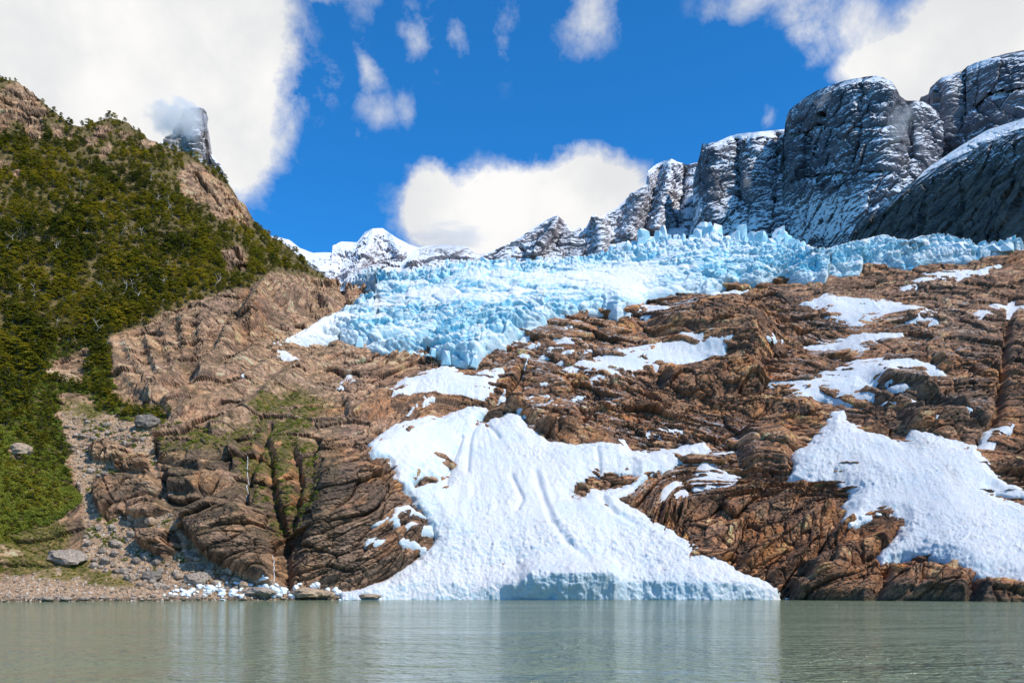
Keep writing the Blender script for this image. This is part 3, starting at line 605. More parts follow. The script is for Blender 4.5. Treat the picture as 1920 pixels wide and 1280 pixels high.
# ------------------------------------------------------------------ the glacier
TOP = [(512, 640), (560, 622), (600, 605), (640, 588), (670, 570), (690, 558), (706, 547), (716, 505), (760, 500), (802, 491), (836, 484), (880, 476), (920, 479), (970, 480), (1064, 472), (1105, 473), (1152, 464), (1209, 455), (1246, 446), (1294, 450), (1319, 436), (1343, 436), (1359, 446), (1400, 452), (1461, 452), (1514, 461), (1526, 470), (1546, 464), (1595, 452), (1652, 444), (1697, 453), (1745, 440), (1790, 447), (1831, 455), (1880, 449), (1912, 447), (1919, 458), (1935, 470)]
BOT = [(512, 640), (540, 640), (577, 643), (634, 640), (661, 648), (715, 658), (762, 661), (812, 666), (843, 680), (870, 686), (893, 687), (913, 662), (947, 649), (970, 628), (1004, 618), (1038, 600), (1088, 588), (1138, 586), (1156, 598), (1180, 584), (1213, 564), (1260, 556), (1302, 548), (1323, 551), (1384, 532), (1416, 534), (1461, 520), (1497, 531), (1546, 531), (1554, 516), (1611, 513), (1619, 499), (1709, 499), (1749, 489), (1810, 488), (1855, 482), (1912, 471), (1935, 472)]
def glacier_field(u0, u1, top, bot, thick, name, parent, nr=190, step=1.7, seed=0):
    gu = np.arange(u0, u1, step); tv = np.interp(gu, *zip(*top)) + np.interp(gu, [700, 740, 1050, 1170, 1280, 1420, 1520, 1620], [0, 15, 14, 9, 4, 5, 8, 4]); bv = np.interp(gu, *zip(*bot)) + 3
    t = np.linspace(0, 1, nr); UU = np.repeat(gu[None], nr, 0); VV = bv[None] + t[:, None] * (tv - bv)[None]
    Pg = at(UU, VV, depth(UU, VV)); Ng = grid_normals(Pg); fl = Pg.reshape(-1, 3); sh = UU.shape
    below = (bv[None] - VV); endd = np.minimum(UU - u0, u1 - UU)
    prof = np.sqrt(np.clip(below / 26, 0, 1)) * np.sqrt(np.clip(endd / 18, 0.02, 1))
    w = np.stack([fbm(fl / 30, 3, 81 + seed), fbm(fl / 30, 3, 82), fbm(fl / 30, 3, 83)], -1) * 9
    # how broken the ice is: shattered near the brow and on the left lobe, smooth apron in the middle
    apron = np.maximum(np.exp(-((UU - 1160) / 130) ** 2 - ((VV - 545) / 42) ** 2), .8 * np.exp(-((UU - 570) / 50) ** 2))
    calm = np.clip(1 - .9 * apron, .12, 1) * (.62 + .5 * np.exp(-((VV - tv[None]) / 45) ** 2) * (UU > 1050))
    f1, f2, c1, t1 = worley((fl + w) / np.array([14, 12, 8]), 84 + seed, True)
    big = (3.4 * t1 + 2.6 * (c1 - .45) * smooth01((f2 - f1) / .2) - 2.5 * np.exp(-((f2 - f1) / .08) ** 2)).reshape(sh)
    f1, f2, c2, t2 = worley((fl + w * .6) / np.array([4.2, 4.2, 3.4]), 86 + seed, True)
    edM = f2 - f1
    brk = smooth01(.5 + 2.4 * fbm(fl * np.array([1 / 45., 1 / 30., 1 / 16.]), 3, 95)).reshape(sh)
    brk = np.maximum(brk, np.exp(-((UU - 870) / 60) ** 2 - ((VV - 670) / 35) ** 2)); big = big * (1 - .6 * np.exp(-((UU - 870) / 60) ** 2 - ((VV - 680) / 25) ** 2))
    mid = (1.5 * t2 + 1.0 * (c2 - .45) * smooth01((f2 - f1) / .25) - 1.3 * np.exp(-((f2 - f1) / .10) ** 2)).reshape(sh) * (.12 + 1.05 * brk); big = big * (.45 + .75 * brk)
    f1, f2, c3, t3 = worley(fl / 1.6, 88 + seed, True)
    sml = (.6 * t3 + .3 * (c3 - .4) + .4 * (.8 - f1)).reshape(sh) * (.25 + 1.1 * brk) + .45 * fbm(fl / 1.7, 4, 96, .6).reshape(sh)
    # long crevasses: open cracks running across and down the ice
    cr = fbm((fl + w * .5) * np.array([1 / 26., 1 / 26., 1 / 5.]), 4, 97, .55); cr2 = fbm((fl + w * .5) * np.array([1 / 4.2, 1 / 26., 1 / 22.]), 4, 98, .55)
    brow = np.exp(-((VV - tv[None]) / 38) ** 2)
    crev = -(2.6 * np.exp(-(cr / .05) ** 2)).reshape(sh) * (.3 + .7 * brk) - (3.2 * np.exp(-(cr2 / .06) ** 2)).reshape(sh) * np.clip(brow * 1.2, .12, 1)
    # crevasse steps across the flow
    s2 = fl[:, 2] / 11 + fl[:, 0] / 70 + 1.2 * fbm(fl / 40, 3, 91); fr2 = s2 - np.floor(s2)
    stepd = (6.0 * (np.minimum(fr2 / .8, (1 - fr2) / .2) - .5)).reshape(sh) * np.clip((UU - 640) / 80, 0, 1) * np.clip((1120 - UU) / 150, .15, 1)
    nt = smooth01((VV - tv[None]) / 22)
    dd = thick * prof * (.15 + .85 * nt) + (big * (.35 + .65 * nt) + mid + stepd + crev) * calm * np.clip(below / 6, 0, 1) + sml * np.clip(.35 + .65 * calm, 0, 1) * np.clip(below / 6, 0, 1) + 3 * fbm(fl / 40, 3, 93).reshape(sh) - 1.5 * (1 - np.clip(below / 8, 0, 1))
    dd = dd + sdisp(UU, VV) * np.clip(1 - below / 30, 0, 1)
    Pn = Pg + outward(Ng, .5) * dd[..., None]
    bk = [Pn[-1] + np.stack([Pn[-1][:, 0] / Pn[-1][:, 1] * d_, np.full(len(gu), d_), np.full(len(gu), -.10 * d_)], -1) for d_ in (2, 5, 10, 25, 60, 140, 260)]
    PP = np.concatenate([Pn, np.array(bk)], 0)
    dirt = np.maximum.reduce([.9 * np.exp(-((UU - 1700) / 45) ** 2 - ((VV - 478) / 14) ** 2), .8 * np.exp(-((UU - 690) / 30) ** 2 - ((VV - 525) / 14) ** 2), .6 * np.exp(-(below / 9) ** 2) * (UU > 1440), .5 * np.exp(-((UU - 720) / 70) ** 2 - ((VV - 590) / 25) ** 2)])
    crack = np.maximum.reduce([np.exp(-(cr / .07) ** 2).reshape(sh) * brk, np.exp(-(cr2 / .08) ** 2).reshape(sh) * np.clip(brow * 1.2, .1, 1), .8 * smooth01((.12 - edM) / .12).reshape(sh) * brk]) * np.clip(calm * 1.4, 0, 1) * (1 - .7 * smooth01((690 - UU) / 60)); crack = np.concatenate([crack, np.zeros((7, len(gu)))], 0)
    firn = np.maximum.reduce([.85 * smooth01((700 - UU) / 80), .6 * np.exp(-(below / 16) ** 2), .75 * apron, .25 * smooth01(.5 + 2 * fbm(fl / 30, 3, 99)).reshape(sh)]); firn = np.concatenate([firn, np.zeros((7, len(gu)))], 0)
    dirt = np.concatenate([dirt, np.zeros((7, len(gu)))], 0)
    return obj(name, grid_mesh(name, PP, {'dirt': dirt, 'firn': firn, 'crack': crack}), ice, parent)
gl = bpy.data.objects.new('glacier', None); COL.objects.link(gl); gl.location = (0, 0, 0)
tag(gl, 'pale blue hanging glacier with shattered brow spilling over the brown rock', 'glacier')
glacier_field(512, 1936, TOP, BOT, 9, 'ice_field', gl)
glacier_field(636, 735, [(636, 535), (650, 520), (668, 512), (700, 500), (735, 497)], [(636, 537), (655, 536), (690, 540), (712, 550), (735, 560)], 7, 'ice_shoulder', gl, nr=40, seed=3)

def hull_block(seed, kind):
    r = np.random.default_rng(seed); bm = bmesh.new()
    if kind == 'serac':
        for _ in range(9): bm.verts.new((r.uniform(-.5, .5), r.uniform(-.45, .45), -.6))
        for _ in range(10): bm.verts.new((r.uniform(-.5, .5), r.uniform(-.4, .4), r.uniform(.1, .6)))
        for _ in range(9): bm.verts.new((r.uniform(-.42, .42), r.uniform(-.35, .35), r.uniform(.62, .95)))
    else:
        for _ in range(26):
            d = r.normal(size=3); d /= np.linalg.norm(d); bm.verts.new(d * r.uniform(.42, .55) * np.array([1, .9, .8]))
    h = bmesh.ops.convex_hull(bm, input=bm.verts)
    bmesh.ops.delete(bm, geom=[v for v in bm.verts if not v.link_faces], context='VERTS')
    m = bpy.data.meshes.new(kind); bm.to_mesh(m); bm.free(); return m
serac_meshes = [hull_block(100 + k, 'serac') for k in range(10)]
for m in serac_meshes: m.materials.append(ice)
SER = []
for u in np.arange(1150, 1530, 9.5): SER.append((u + rng.uniform(-3, 3), rng.uniform(-4, 5), rng.uniform(5, 8.5), rng.uniform(7, 13)))
for u in (1319, 1331, 1343, 1380, 1388, 1424, 1461, 1470, 1246, 1209): SER.append((u, -3, rng.uniform(7, 9), rng.uniform(13, 18)))
for u in np.arange(720, 1150, 17): SER.append((u + rng.uniform(-6, 6), rng.uniform(0, 8), rng.uniform(4, 8), rng.uniform(5, 11)))
for _ in range(26):
    u = rng.uniform(740, 1540); tv, bv = np.interp(u, *zip(*TOP)), np.interp(u, *zip(*BOT))
    f_ = rng.uniform(.06, .6)
    if 1060 < u < 1290 and f_ > .25: continue
    SER.append((u, (bv - tv) * f_, rng.uniform(4, 8), rng.uniform(4, 9)))
for u in np.arange(1560, 1900, 30): SER.append((u + rng.uniform(-9, 9), rng.uniform(3, 8), rng.uniform(9, 15), rng.uniform(3, 6)))
for k in range(16):                                   # broken blocks along the lower edge of the ice
    u = rng.uniform(815, 935) if k < 6 else rng.uniform(640, 980); bv = np.interp(u, *zip(*BOT)); SER.append((u, bv - rng.uniform(3, 42) - np.interp(u, *zip(*TOP)) - 18, rng.uniform(2.5, 6), rng.uniform(4, 9)))
for k, (u, dv, w, hh) in enumerate(SER):
    v = np.interp(u, *zip(*TOP)) + dv + (18 if u < 1150 else 13); w *= .95; hh *= .55 if u < 1150 else .72
    Y = float(depth(u, v)); q = at(u, v, Y - 7 if dv < 6 else Y - 6)
    o = obj('serac', serac_meshes[k % 10], None, gl)
    o.location = q; o.scale = (w * rng.uniform(.8, 1.2), w * rng.uniform(.8, 1.3), hh); o.rotation_euler = (rng.uniform(-.15, .2), rng.uniform(-.2, .2), rng.uniform(0, 6.28))

# ------------------------------------------------------------------ far cliffs and peaks
def massif(name, skyline, bottom, Yb, Yt, mat, curve=0., uc=0., uw=1., amp=1., snow_fn=None, step=2.0, feats=(), seed=0, vert=1.0, big=7, strata=True, lean=0., fade=26):
    sk = np.array(skyline, float); u0, u1 = sk[0, 0], sk[-1, 0]
    gu = np.arange(u0, u1, step); tv = np.interp(gu, sk[:, 0], sk[:, 1])
    nr = int((bottom - tv.min()) / step) + 4; t = np.linspace(0, 1, nr)
    UU = np.repeat(gu[None], nr, 0); VV = bottom + t[:, None] * (tv - bottom)[None]
    tt_ = (bottom - VV) / (bottom - tv.min())
    Y = Yb + (Yt - Yb) * tt_ + curve * ((UU - uc) / uw) ** 2 - lean * (UU - u0)
    for (a, w, line) in feats: Y = Y - a * np.exp(-(linedist(line, UU, VV) / w) ** 2)
    Pm = at(UU, VV, Y); Nm = grid_normals(Pm); fl = Pm.reshape(-1, 3); s = Yb / 1000
    wq = np.stack([fbm(fl / (60 * s), 3, 101 + seed), fbm(fl / (60 * s), 3, 102), fbm(fl / (60 * s), 3, 103)], -1) * 18 * s
    d = big * s * fbm((fl + wq) * np.array([1 / (60 * s), 1 / (60 * s), 1 / (60 * s * vert)]), 4, 110 + seed, .5, True)
    f1, f2, c, t_f = worley((fl + wq) / np.array([26 * s, 26 * s, 17 * s * vert]), 120 + seed, True)
    d += amp * s * (4.5 * t_f + 2 * (c - .5) * smooth01((f2 - f1) / .2) - 3 * np.exp(-((f2 - f1) / .06) ** 2))
    f1, f2, c, t_f = worley((fl + wq * .5) / np.array([10 * s, 10 * s, 5 * s]), 121 + seed, True)
    d += amp * s * (1.8 * t_f + .5 * (c - .5) - .6 * np.exp(-((f2 - f1) / .1) ** 2))
    if strata:
        z = fl[:, 2] / (15 * s) + fl[:, 0] / (90 * s) + fbm(fl / (60 * s), 3, 130); fr3 = z - np.floor(z)
        d += amp * s * 2.0 * (np.minimum(fr3 / .8, (1 - fr3) / .2) - .5)
    d += amp * s * 2.0 * fbm((fl + wq * .4) * np.array([1, 1, 1.5]) / (6 * s), 5, 140, .62, True)
    d = d.reshape(UU.shape) * (.12 + .88 * smooth01((VV - tv[None]) / fade)) * (.3 + .7 * smooth01((UU - u0) / 20))
    Pn = Pm + outward(Nm, .6) * d[..., None]
    bk = [Pn[-1] + np.stack([Pn[-1][:, 0] / Pn[-1][:, 1] * d_ * s, np.full(len(gu), d_ * s), np.full(len(gu), -.35 * d_ * s)], -1) for d_ in (3, 8, 20, 50, 120, 250)]
    PP = np.concatenate([Pn, np.array(bk)], 0)
    sn = np.zeros(UU.shape) if snow_fn is None else snow_fn(UU, VV)
    sn = np.concatenate([sn, np.repeat(sn[-1:], 6, 0)], 0)
    return tag(obj(name, grid_mesh(name, PP, {'snow': sn}, None, False), mat), kind='structure')
def blobs(*bs):
    def f(u, v):
        o = np.zeros(u.shape)
        for (cu, cv, ru, rv, a) in bs: o = o + a * np.exp(-((u - cu) / ru) ** 2 - ((v - cv) / rv) ** 2)
        return o
    return f
massif('snowy_peak', [(480, 440), (520, 445), (542, 450), (563, 466), (587, 475), (623, 474), (624, 461), (640, 454), (670, 455), (673, 451), (685, 435), (701, 429), (718, 428), (726, 434), (744, 447), (766, 458), (800, 470), (840, 480), (900, 495), (960, 510)], 580, 2300, 2900, far_cliff, 0, 0, 1, .8,
       blobs((580, 500, 40, 60, .5), (745, 455, 40, 18, .6), (640, 500, 30, 20, .2), (690, 500, 50, 14, -.35), (670, 520, 60, 12, -.3), (610, 520, 25, 60, .3)), 1.8, [(90, 14, [(700, 430), (690, 470), (665, 520)]), (60, 10, [(735, 440), (750, 480)])], 1)
massif('cloud_wrapped_ridge', [(750, 495), (780, 468), (800, 461), (830, 458), (850, 460), (872, 462), (890, 475), (920, 490), (960, 500)], 560, 2100, 2300, far_cliff, 0, 0, 1, .9, blobs((760, 490, 30, 20, .4), (840, 470, 60, 12, -.3)), 1.8, (), 2)
massif('jagged_ridge', [(880, 490), (917, 474), (947, 460), (975, 445), (997, 430), (1020, 416), (1038, 407), (1046, 404), (1058, 416), (1071, 430), (1082, 430), (1088, 424), (1098, 429), (1108, 410), (1115, 402), (1124, 410), (1132, 404), (1144, 396), (1160, 388), (1168, 380), (1177, 370), (1195, 358), (1211, 347), (1212, 330), (1214, 322), (1230, 309), (1245, 302), (1259, 299), (1270, 304), (1287, 309), (1307, 306), (1325, 320), (1345, 350)], 530, 1900, 2300, far_cliff, 0, 0, 1, 1.0,
       blobs((950, 470, 40, 20, .45), (1040, 440, 25, 30, -.35), (1190, 400, 30, 40, -.2), (1280, 400, 30, 90, .3), (1140, 450, 80, 25, .3), (1260, 310, 40, 14, .5)), 1.8,
       [(70, 10, [(1046, 405), (1030, 440), (1000, 475)]), (60, 10, [(1115, 403), (1130, 450), (1120, 490)]), (80, 14, [(1213, 325), (1200, 380), (1180, 440)]), (80, 12, [(1259, 300), (1250, 360), (1230, 430)]), (-60, 9, [(1285, 320), (1270, 430)])], 3, lean=.4, fade=14)
massif('snow_capped_buttress', [(1300, 330), (1308, 305), (1313, 290), (1316, 271), (1345, 268), (1365, 258), (1383, 252), (1417, 248), (1472, 243), (1520, 235)], 520, 1750, 1950, cliff, 60, 1340, 120, 1.0,
       blobs((1390, 258, 60, 10, .9), (1350, 312, 25, 10, .8), (1420, 295, 40, 10, .6), (1330, 345, 18, 40, -.5), (1380, 430, 60, 40, .7), (1315, 440, 14, 80, .6)), 1.9,
       [(30, 22, [(1335, 275), (1335, 400)]), (-30, 8, [(1382, 270), (1388, 380)]), (18, 22, [(1420, 260), (1410, 360)]), (-24, 8, [(1457, 260), (1450, 380)])], 4, 1.6, lean=1.2)
massif('rock_tower', [(1452, 420), (1458, 330), (1466, 280), (1472, 237), (1474, 222), (1480, 208), (1494, 196), (1508, 185), (1530, 172), (1551, 163), (1585, 152), (1618, 146), (1640, 143), (1655, 146), (1672, 154), (1681, 168), (1688, 181), (1699, 189), (1725, 190), (1740, 196), (1760, 215)], 520, 1600, 1740, cliff, 90, 1590, 120, 1.0,
       blobs((1560, 395, 90, 28, .85), (1530, 440, 90, 24, .75), (1690, 365, 40, 20, .5), (1570, 200, 60, 25, .12), (1660, 345, 60, 20, .15), (1500, 330, 18, 60, -.25), (1690, 230, 20, 70, -.5), (1620, 155, 60, 8, .25), (1600, 330, 60, 20, -.1)), 1.9,
       [(-12, 4, [(1618, 145), (1614, 210), (1612, 250), (1608, 285)]), (-16, 5, [(1608, 285), (1596, 320), (1580, 345)]), (-30, 7, [(1505, 345), (1515, 260), (1540, 225)]), (10, 50, [(1560, 200), (1560, 330)]), (8, 34, [(1660, 180), (1660, 320)]), (-14, 5, [(1500, 345), (1600, 330), (1700, 325)]), (-14, 4, [(1490, 262), (1550, 240), (1610, 246)]), (-12, 4, [(1614, 250), (1690, 236)]), (-20, 8, [(1702, 200), (1706, 300)])], 5, 1.5, 8, lean=1.3)
massif('rock_tower', [(1712, 400), (1722, 200), (1724, 184), (1741, 177), (1744, 165), (1766, 146), (1790, 138), (1804, 134), (1814, 125), (1840, 115), (1862, 108), (1890, 101), (1910, 97), (1960, 88), (2060, 75), (2200, 60)], 460, 1560, 1700, cliff, 60, 1830, 140, 1.0,
       blobs((1860, 120, 60, 14, .3), (1850, 175, 70, 12, .1), (1760, 230, 30, 60, -.3), (1870, 220, 50, 25, -.25)), 1.9,
       [(-18, 4, [(1806, 134), (1806, 200), (1800, 240)]), (-30, 4, [(1806, 225), (1850, 185), (1920, 175)]), (30, 20, [(1775, 160), (1770, 260)]), (-25, 7, [(1728, 190), (1734, 300)])], 6, 1.5, 8, lean=1.0)
massif('snow_ramp', [(1690, 360), (1720, 335), (1740, 315), (1770, 295), (1800, 275), (1850, 245), (1920, 222), (2000, 195), (2200, 140)], 470, 1350, 1500, cliff, 0, 0, 1, .6, blobs((1850, 270, 200, 60, .40), (1720, 345, 40, 30, .2)), 2.0, (), 7, lean=.6)
massif('dark_mound', [(1585, 460), (1597, 436), (1608, 414), (1625, 402), (1647, 390), (1680, 366), (1709, 343), (1740, 325), (1766, 309), (1800, 293), (1838, 275), (1886, 256), (1920, 247), (2000, 222), (2200, 150)], 500, 1300, 1600, mound, 0, 0, 1, 1.1,
       blobs((1680, 380, 60, 26, .2), (1760, 335, 50, 18, .2), (1850, 295, 80, 18, .2), (1700, 420, 60, 30, -.3), (1850, 400, 120, 60, -.9)), 1.9, [(18, 14, [(1735, 450), (1745, 390)]), (-8, 10, [(1790, 460), (1800, 370)])], 8, 1.2, 5, False, 1.6)
massif('cloud_wrapped_peak', [(290, 290), (318, 262), (334, 234), (343, 216), (354, 204), (372, 201), (384, 203), (389, 212), (387, 226), (390, 240), (394, 262), (398, 290), (404, 300), (412, 306), (419, 322), (430, 345), (450, 380), (470, 410)], 460, 2000, 2080, peak_mat, 0, 0, 1, 1.7, blobs((360, 250, 14, 30, .35), (410, 310, 10, 16, .5)), 1.8, [(40, 8, [(365, 200), (375, 320)])], 9, 1.8, fade=7)

# ------------------------------------------------------------------ forest
bark, g, p = material('pale_bark'); finish(p, g, g.mix(g.noise(g.pos(), 3, 3, .6), (.12, .10, .08), (.30, .27, .23)), .9, .1)
deadwood, g, p = material('bleached_wood'); finish(p, g, g.mix(g.noise(g.pos(), 3, 3, .6), (.28, .25, .21), (.50, .45, .39)), .9, .1)
def leaf_material(name, stops):
    m, g, p = material(name)
    rnd = g.N.new('ShaderNodeObjectInfo').outputs['Random']
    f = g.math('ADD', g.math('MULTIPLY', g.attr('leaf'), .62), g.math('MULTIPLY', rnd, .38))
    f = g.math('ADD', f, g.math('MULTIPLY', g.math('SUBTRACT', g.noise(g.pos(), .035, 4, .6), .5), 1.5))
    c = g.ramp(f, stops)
    finish(p, g, c, .75, .15)
    tl = g.N.new('ShaderNodeBsdfTranslucent'); g.L.new(c, tl.inputs[0]); mx = g.N.new('ShaderNodeMixShader'); mx.inputs[0].default_value = .38
    out = [n for n in g.N if n.type == 'OUTPUT_MATERIAL'][0]
    g.L.new(p.outputs[0], mx.inputs[1]); g.L.new(tl.outputs[0], mx.inputs[2]); g.L.new(mx.outputs[0], out.inputs[0])
    return m
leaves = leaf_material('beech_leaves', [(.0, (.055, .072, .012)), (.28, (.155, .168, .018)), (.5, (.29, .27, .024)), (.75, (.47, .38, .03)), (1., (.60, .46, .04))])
shrub_leaf = leaf_material('shrub_leaves', [(.0, (.065, .095, .014)), (.45, (.18, .22, .028)), (.8, (.30, .30, .04)), (1., (.42, .36, .05))])

def tube(bm, a, b, ra, rb, n=5):
    a, b = mathutils.Vector(a), mathutils.Vector(b); d = (b - a).normalized(); q = d.to_track_quat('Z', 'Y')
    ring = lambda c, r: [bm.verts.new(c + q @ mathutils.Vector((r * math.cos(2 * math.pi * k / n), r * math.sin(2 * math.pi * k / n), 0))) for k in range(n)]
    A, B = ring(a, ra), ring(b, rb)
    for k in range(n): bm.faces.new((A[k], A[(k + 1) % n], B[(k + 1) % n], B[k]))
    bm.faces.new(B)
def tree_meshes(seed, H=8.0, W=3.0):
    r = np.random.default_rng(seed); bm = bmesh.new()
    pads = []; lean = r.uniform(-.6, .6, 2); pts = [np.array([0, 0, -1.2])]
    for k in range(1, 5): pts.append(np.array([lean[0] * k / 4 + r.normal() * .15, lean[1] * k / 4 + r.normal() * .15, H * .85 * k / 4]))
    for k in range(4): tube(bm, pts[k], pts[k + 1], .22 * (1 - .2 * k), .22 * (1 - .2 * (k + 1)))
    n = 11
    for k in range(n):
        z = H * (.30 + .66 * (k + r.uniform(-.3, .3)) / (n - 1)); w = W * (1.0 if z < H * .72 else 1.55 * (1.05 - z / H) / .5) * r.uniform(.5, 1.0)
        a = k * 2.4 + r.uniform(-.5, .5); c = np.array([math.cos(a) * w * .72, math.sin(a) * w * .72, z])
        base = np.array([lean[0] * z / H, lean[1] * z / H, z - .9]); tube(bm, base, c - np.array([0, 0, .15]), .09, .03, 4)
        pads.append((c, max(.9, W * .5 * r.uniform(.7, 1.1) * (1.15 - .45 * z / H))))
    tm = bpy.data.meshes.new('trunk'); bm.to_mesh(tm); bm.free(); tm.materials.append(bark)
    V, A = [], []
    for c, pr in pads:
        m = 46
        for _ in range(m):
            rad = pr * math.sqrt(r.uniform()); th = r.uniform(0, 6.28); zz = (.42 * (1 - (rad / pr) ** 2)) * r.uniform(-.3, 1.2) * pr * .8
            o = c + np.array([rad * math.cos(th), rad * math.sin(th), zz]); s_ = r.uniform(.26, .52)
            nrm = np.array([r.normal() * .45, r.normal() * .45, 1.]); nrm /= np.linalg.norm(nrm)
            t1 = np.cross(nrm, [math.cos(th), math.sin(th), .1]); t1 /= np.linalg.norm(t1); t2 = np.cross(nrm, t1)
            V += [o - t1 * s_, o - t2 * s_ * .7, o + t1 * s_, o + t2 * s_ * .7]
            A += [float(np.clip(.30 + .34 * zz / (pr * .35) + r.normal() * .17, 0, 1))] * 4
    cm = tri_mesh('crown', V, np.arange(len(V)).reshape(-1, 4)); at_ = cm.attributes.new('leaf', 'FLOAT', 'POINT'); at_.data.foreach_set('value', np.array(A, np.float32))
    return tm, cm
TREES = [tree_meshes(300 + k, 7.2, [3.4, 4.0, 3.0, 4.2, 3.6][k]) for k in range(5)]
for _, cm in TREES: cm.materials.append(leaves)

def scatter(poly, n, test=None, seed=1):
    r = np.random.default_rng(seed); q = np.array(poly, float); lo, hi = q.min(0), q.max(0)
    u = r.uniform(lo[0], hi[0], n); v = r.uniform(lo[1], hi[1], n)
    k = sdf(poly, u, v) > 0; u, v = u[k], v[k]
    if test is not None: k = test(u, v); u, v = u[k], v[k]
    return u, v
fsg = fs.reshape(U.shape)
FB = [(-150, 60), (640, 60), (640, 540), (340, 800), (150, 1100), (-150, 1100)]
tu, tv_ = scatter(FB, 26000, lambda u, v: (gval(fsg, u, v) > 1) & (v > np.interp(u, us, Sv) - 1), 5)
tp = ground(tu, tv_)
# thin out to a natural spacing on the ground
cell, keep = {}, []
for k in np.argsort(rng.random(len(tp))):
    sp = 3.0 if tp[k, 2] > 45 else 2.2
    key = tuple(np.floor(tp[k] / sp).astype(int))
    if cell.setdefault(key, 0) < 1: cell[key] += 1; keep.append(k)
keep = np.array(keep); tu, tv_, tp = tu[keep], tv_[keep], tp[keep]
clump = fbm(tp / 16, 3, 300)
th = np.clip(rng.uniform(.5, 1.15, len(tp)) * (1 + 1.1 * clump), .3, 1.7) * np.interp(tp[:, 2], [0, 25, 50, 85, 160, 230, 290], [.2, .24, .42, .68, .70, .52, .4])
th *= np.where(gval(fsg, tu, tv_) < 6, .7, 1)
shown = th * 8 / tp[:, 1]; inside = (tu > 4) & (tu < 1916)
order = np.argsort(-(shown + rng.uniform(0, .004, len(tp))) * inside)
near = order[:300]; rest = order[300:]
first = []
for n_, k in enumerate(near):
    kind = n_ % 5; e = bpy.data.objects.new('beech_tree', None); COL.objects.link(e); e.location = tp[k] - np.array([0, 0, .2])
    s_ = th[k]; e.scale = (s_ * rng.uniform(.9, 1.2), s_ * rng.uniform(.9, 1.2), s_); e.rotation_euler = (rng.normal() * .06, rng.normal() * .06, rng.uniform(0, 6.28))
    zu, zv = tu[k], tv_[k]
    zone = 'in the gully beside the grey rock ribs' if zu > 160 and zv > 560 else 'on the high slope below the ridge rocks' if zv < 400 else 'along the lower right rim of the forest above the pale rock' if zu > 300 else 'in the middle of the forested slope' if zv < 560 else 'low on the slope near the bare tan outcrop' if zv < 760 else 'at the foot of the forest beside the scree'
    tag(e, 'olive green beech tree ' + zone, 'tree', 'beech trees ' + zone)
    a_ = obj('trunk', TREES[kind][0], None, e); b_ = obj('crown', TREES[kind][1], None, e)
    if n_ < 5: first.append((a_, b_))

def instancer(name, pts, scl, kinds, sources, label, cat):
    m = bpy.data.meshes.new(name); m.vertices.add(len(pts)); m.vertices.foreach_set('co', np.asarray(pts, np.float32).ravel())
    for nm, ty, val in (('size', 'FLOAT', scl), ('sort', 'INT', kinds), ('turn', 'FLOAT', rng.uniform(0, 6.28, len(pts)))):
        a = m.attributes.new(nm, ty, 'POINT'); a.data.foreach_set('value', np.asarray(val, np.int32 if ty == 'INT' else np.float32))
    o = obj(name, m, None); tag(o, label, cat, None, 'stuff')
    ng = bpy.data.node_groups.new(name, 'GeometryNodeTree')
    ng.interface.new_socket('Geometry', in_out='INPUT', socket_type='NodeSocketGeometry'); ng.interface.new_socket('Geometry', in_out='OUTPUT', socket_type='NodeSocketGeometry')
    nd = ng.nodes; gi = nd.new('NodeGroupInput'); go = nd.new('NodeGroupOutput'); jn = nd.new('GeometryNodeJoinGeometry')
    def named(nm, ty): q = nd.new('GeometryNodeInputNamedAttribute'); q.data_type = ty; q.inputs[0].default_value = nm; return q.outputs[0]
    size, sort, turn = named('size', 'FLOAT'), named('sort', 'INT'), named('turn', 'FLOAT')
    rv = nd.new('ShaderNodeCombineXYZ'); ng.links.new(turn, rv.inputs[2])
    for k, srcs in enumerate(sources):
        cmp_ = nd.new('FunctionNodeCompare'); cmp_.data_type = 'INT'; cmp_.operation = 'EQUAL'
        ints = [i for i in cmp_.inputs if i.type == 'INT']; ng.links.new(sort, ints[0]); ints[1].default_value = k
        for sobj in srcs:
            oi = nd.new('GeometryNodeObjectInfo'); oi.inputs['Object'].default_value = sobj; oi.transform_space = 'ORIGINAL'; oi.inputs['As Instance'].default_value = True
            ip = nd.new('GeometryNodeInstanceOnPoints'); ng.links.new(gi.outputs[0], ip.inputs['Points']); ng.links.new(cmp_.outputs[0], ip.inputs['Selection'])
            ng.links.new(oi.outputs['Geometry'], ip.inputs['Instance']); ng.links.new(rv.outputs[0], ip.inputs['Rotation']); ng.links.new(size, ip.inputs['Scale'])
            ng.links.new(ip.outputs[0], jn.inputs[0])
    ng.links.new(jn.outputs[0], go.inputs[0])
    md = o.modifiers.new('scatter', 'NODES'); md.node_group = ng
    return o
instancer('forest', tp[rest] - np.array([0, 0, .2]), th[rest], rng.integers(0, 5, len(rest)), first, 'dense olive green beech forest covering the left mountainside', 'forest')

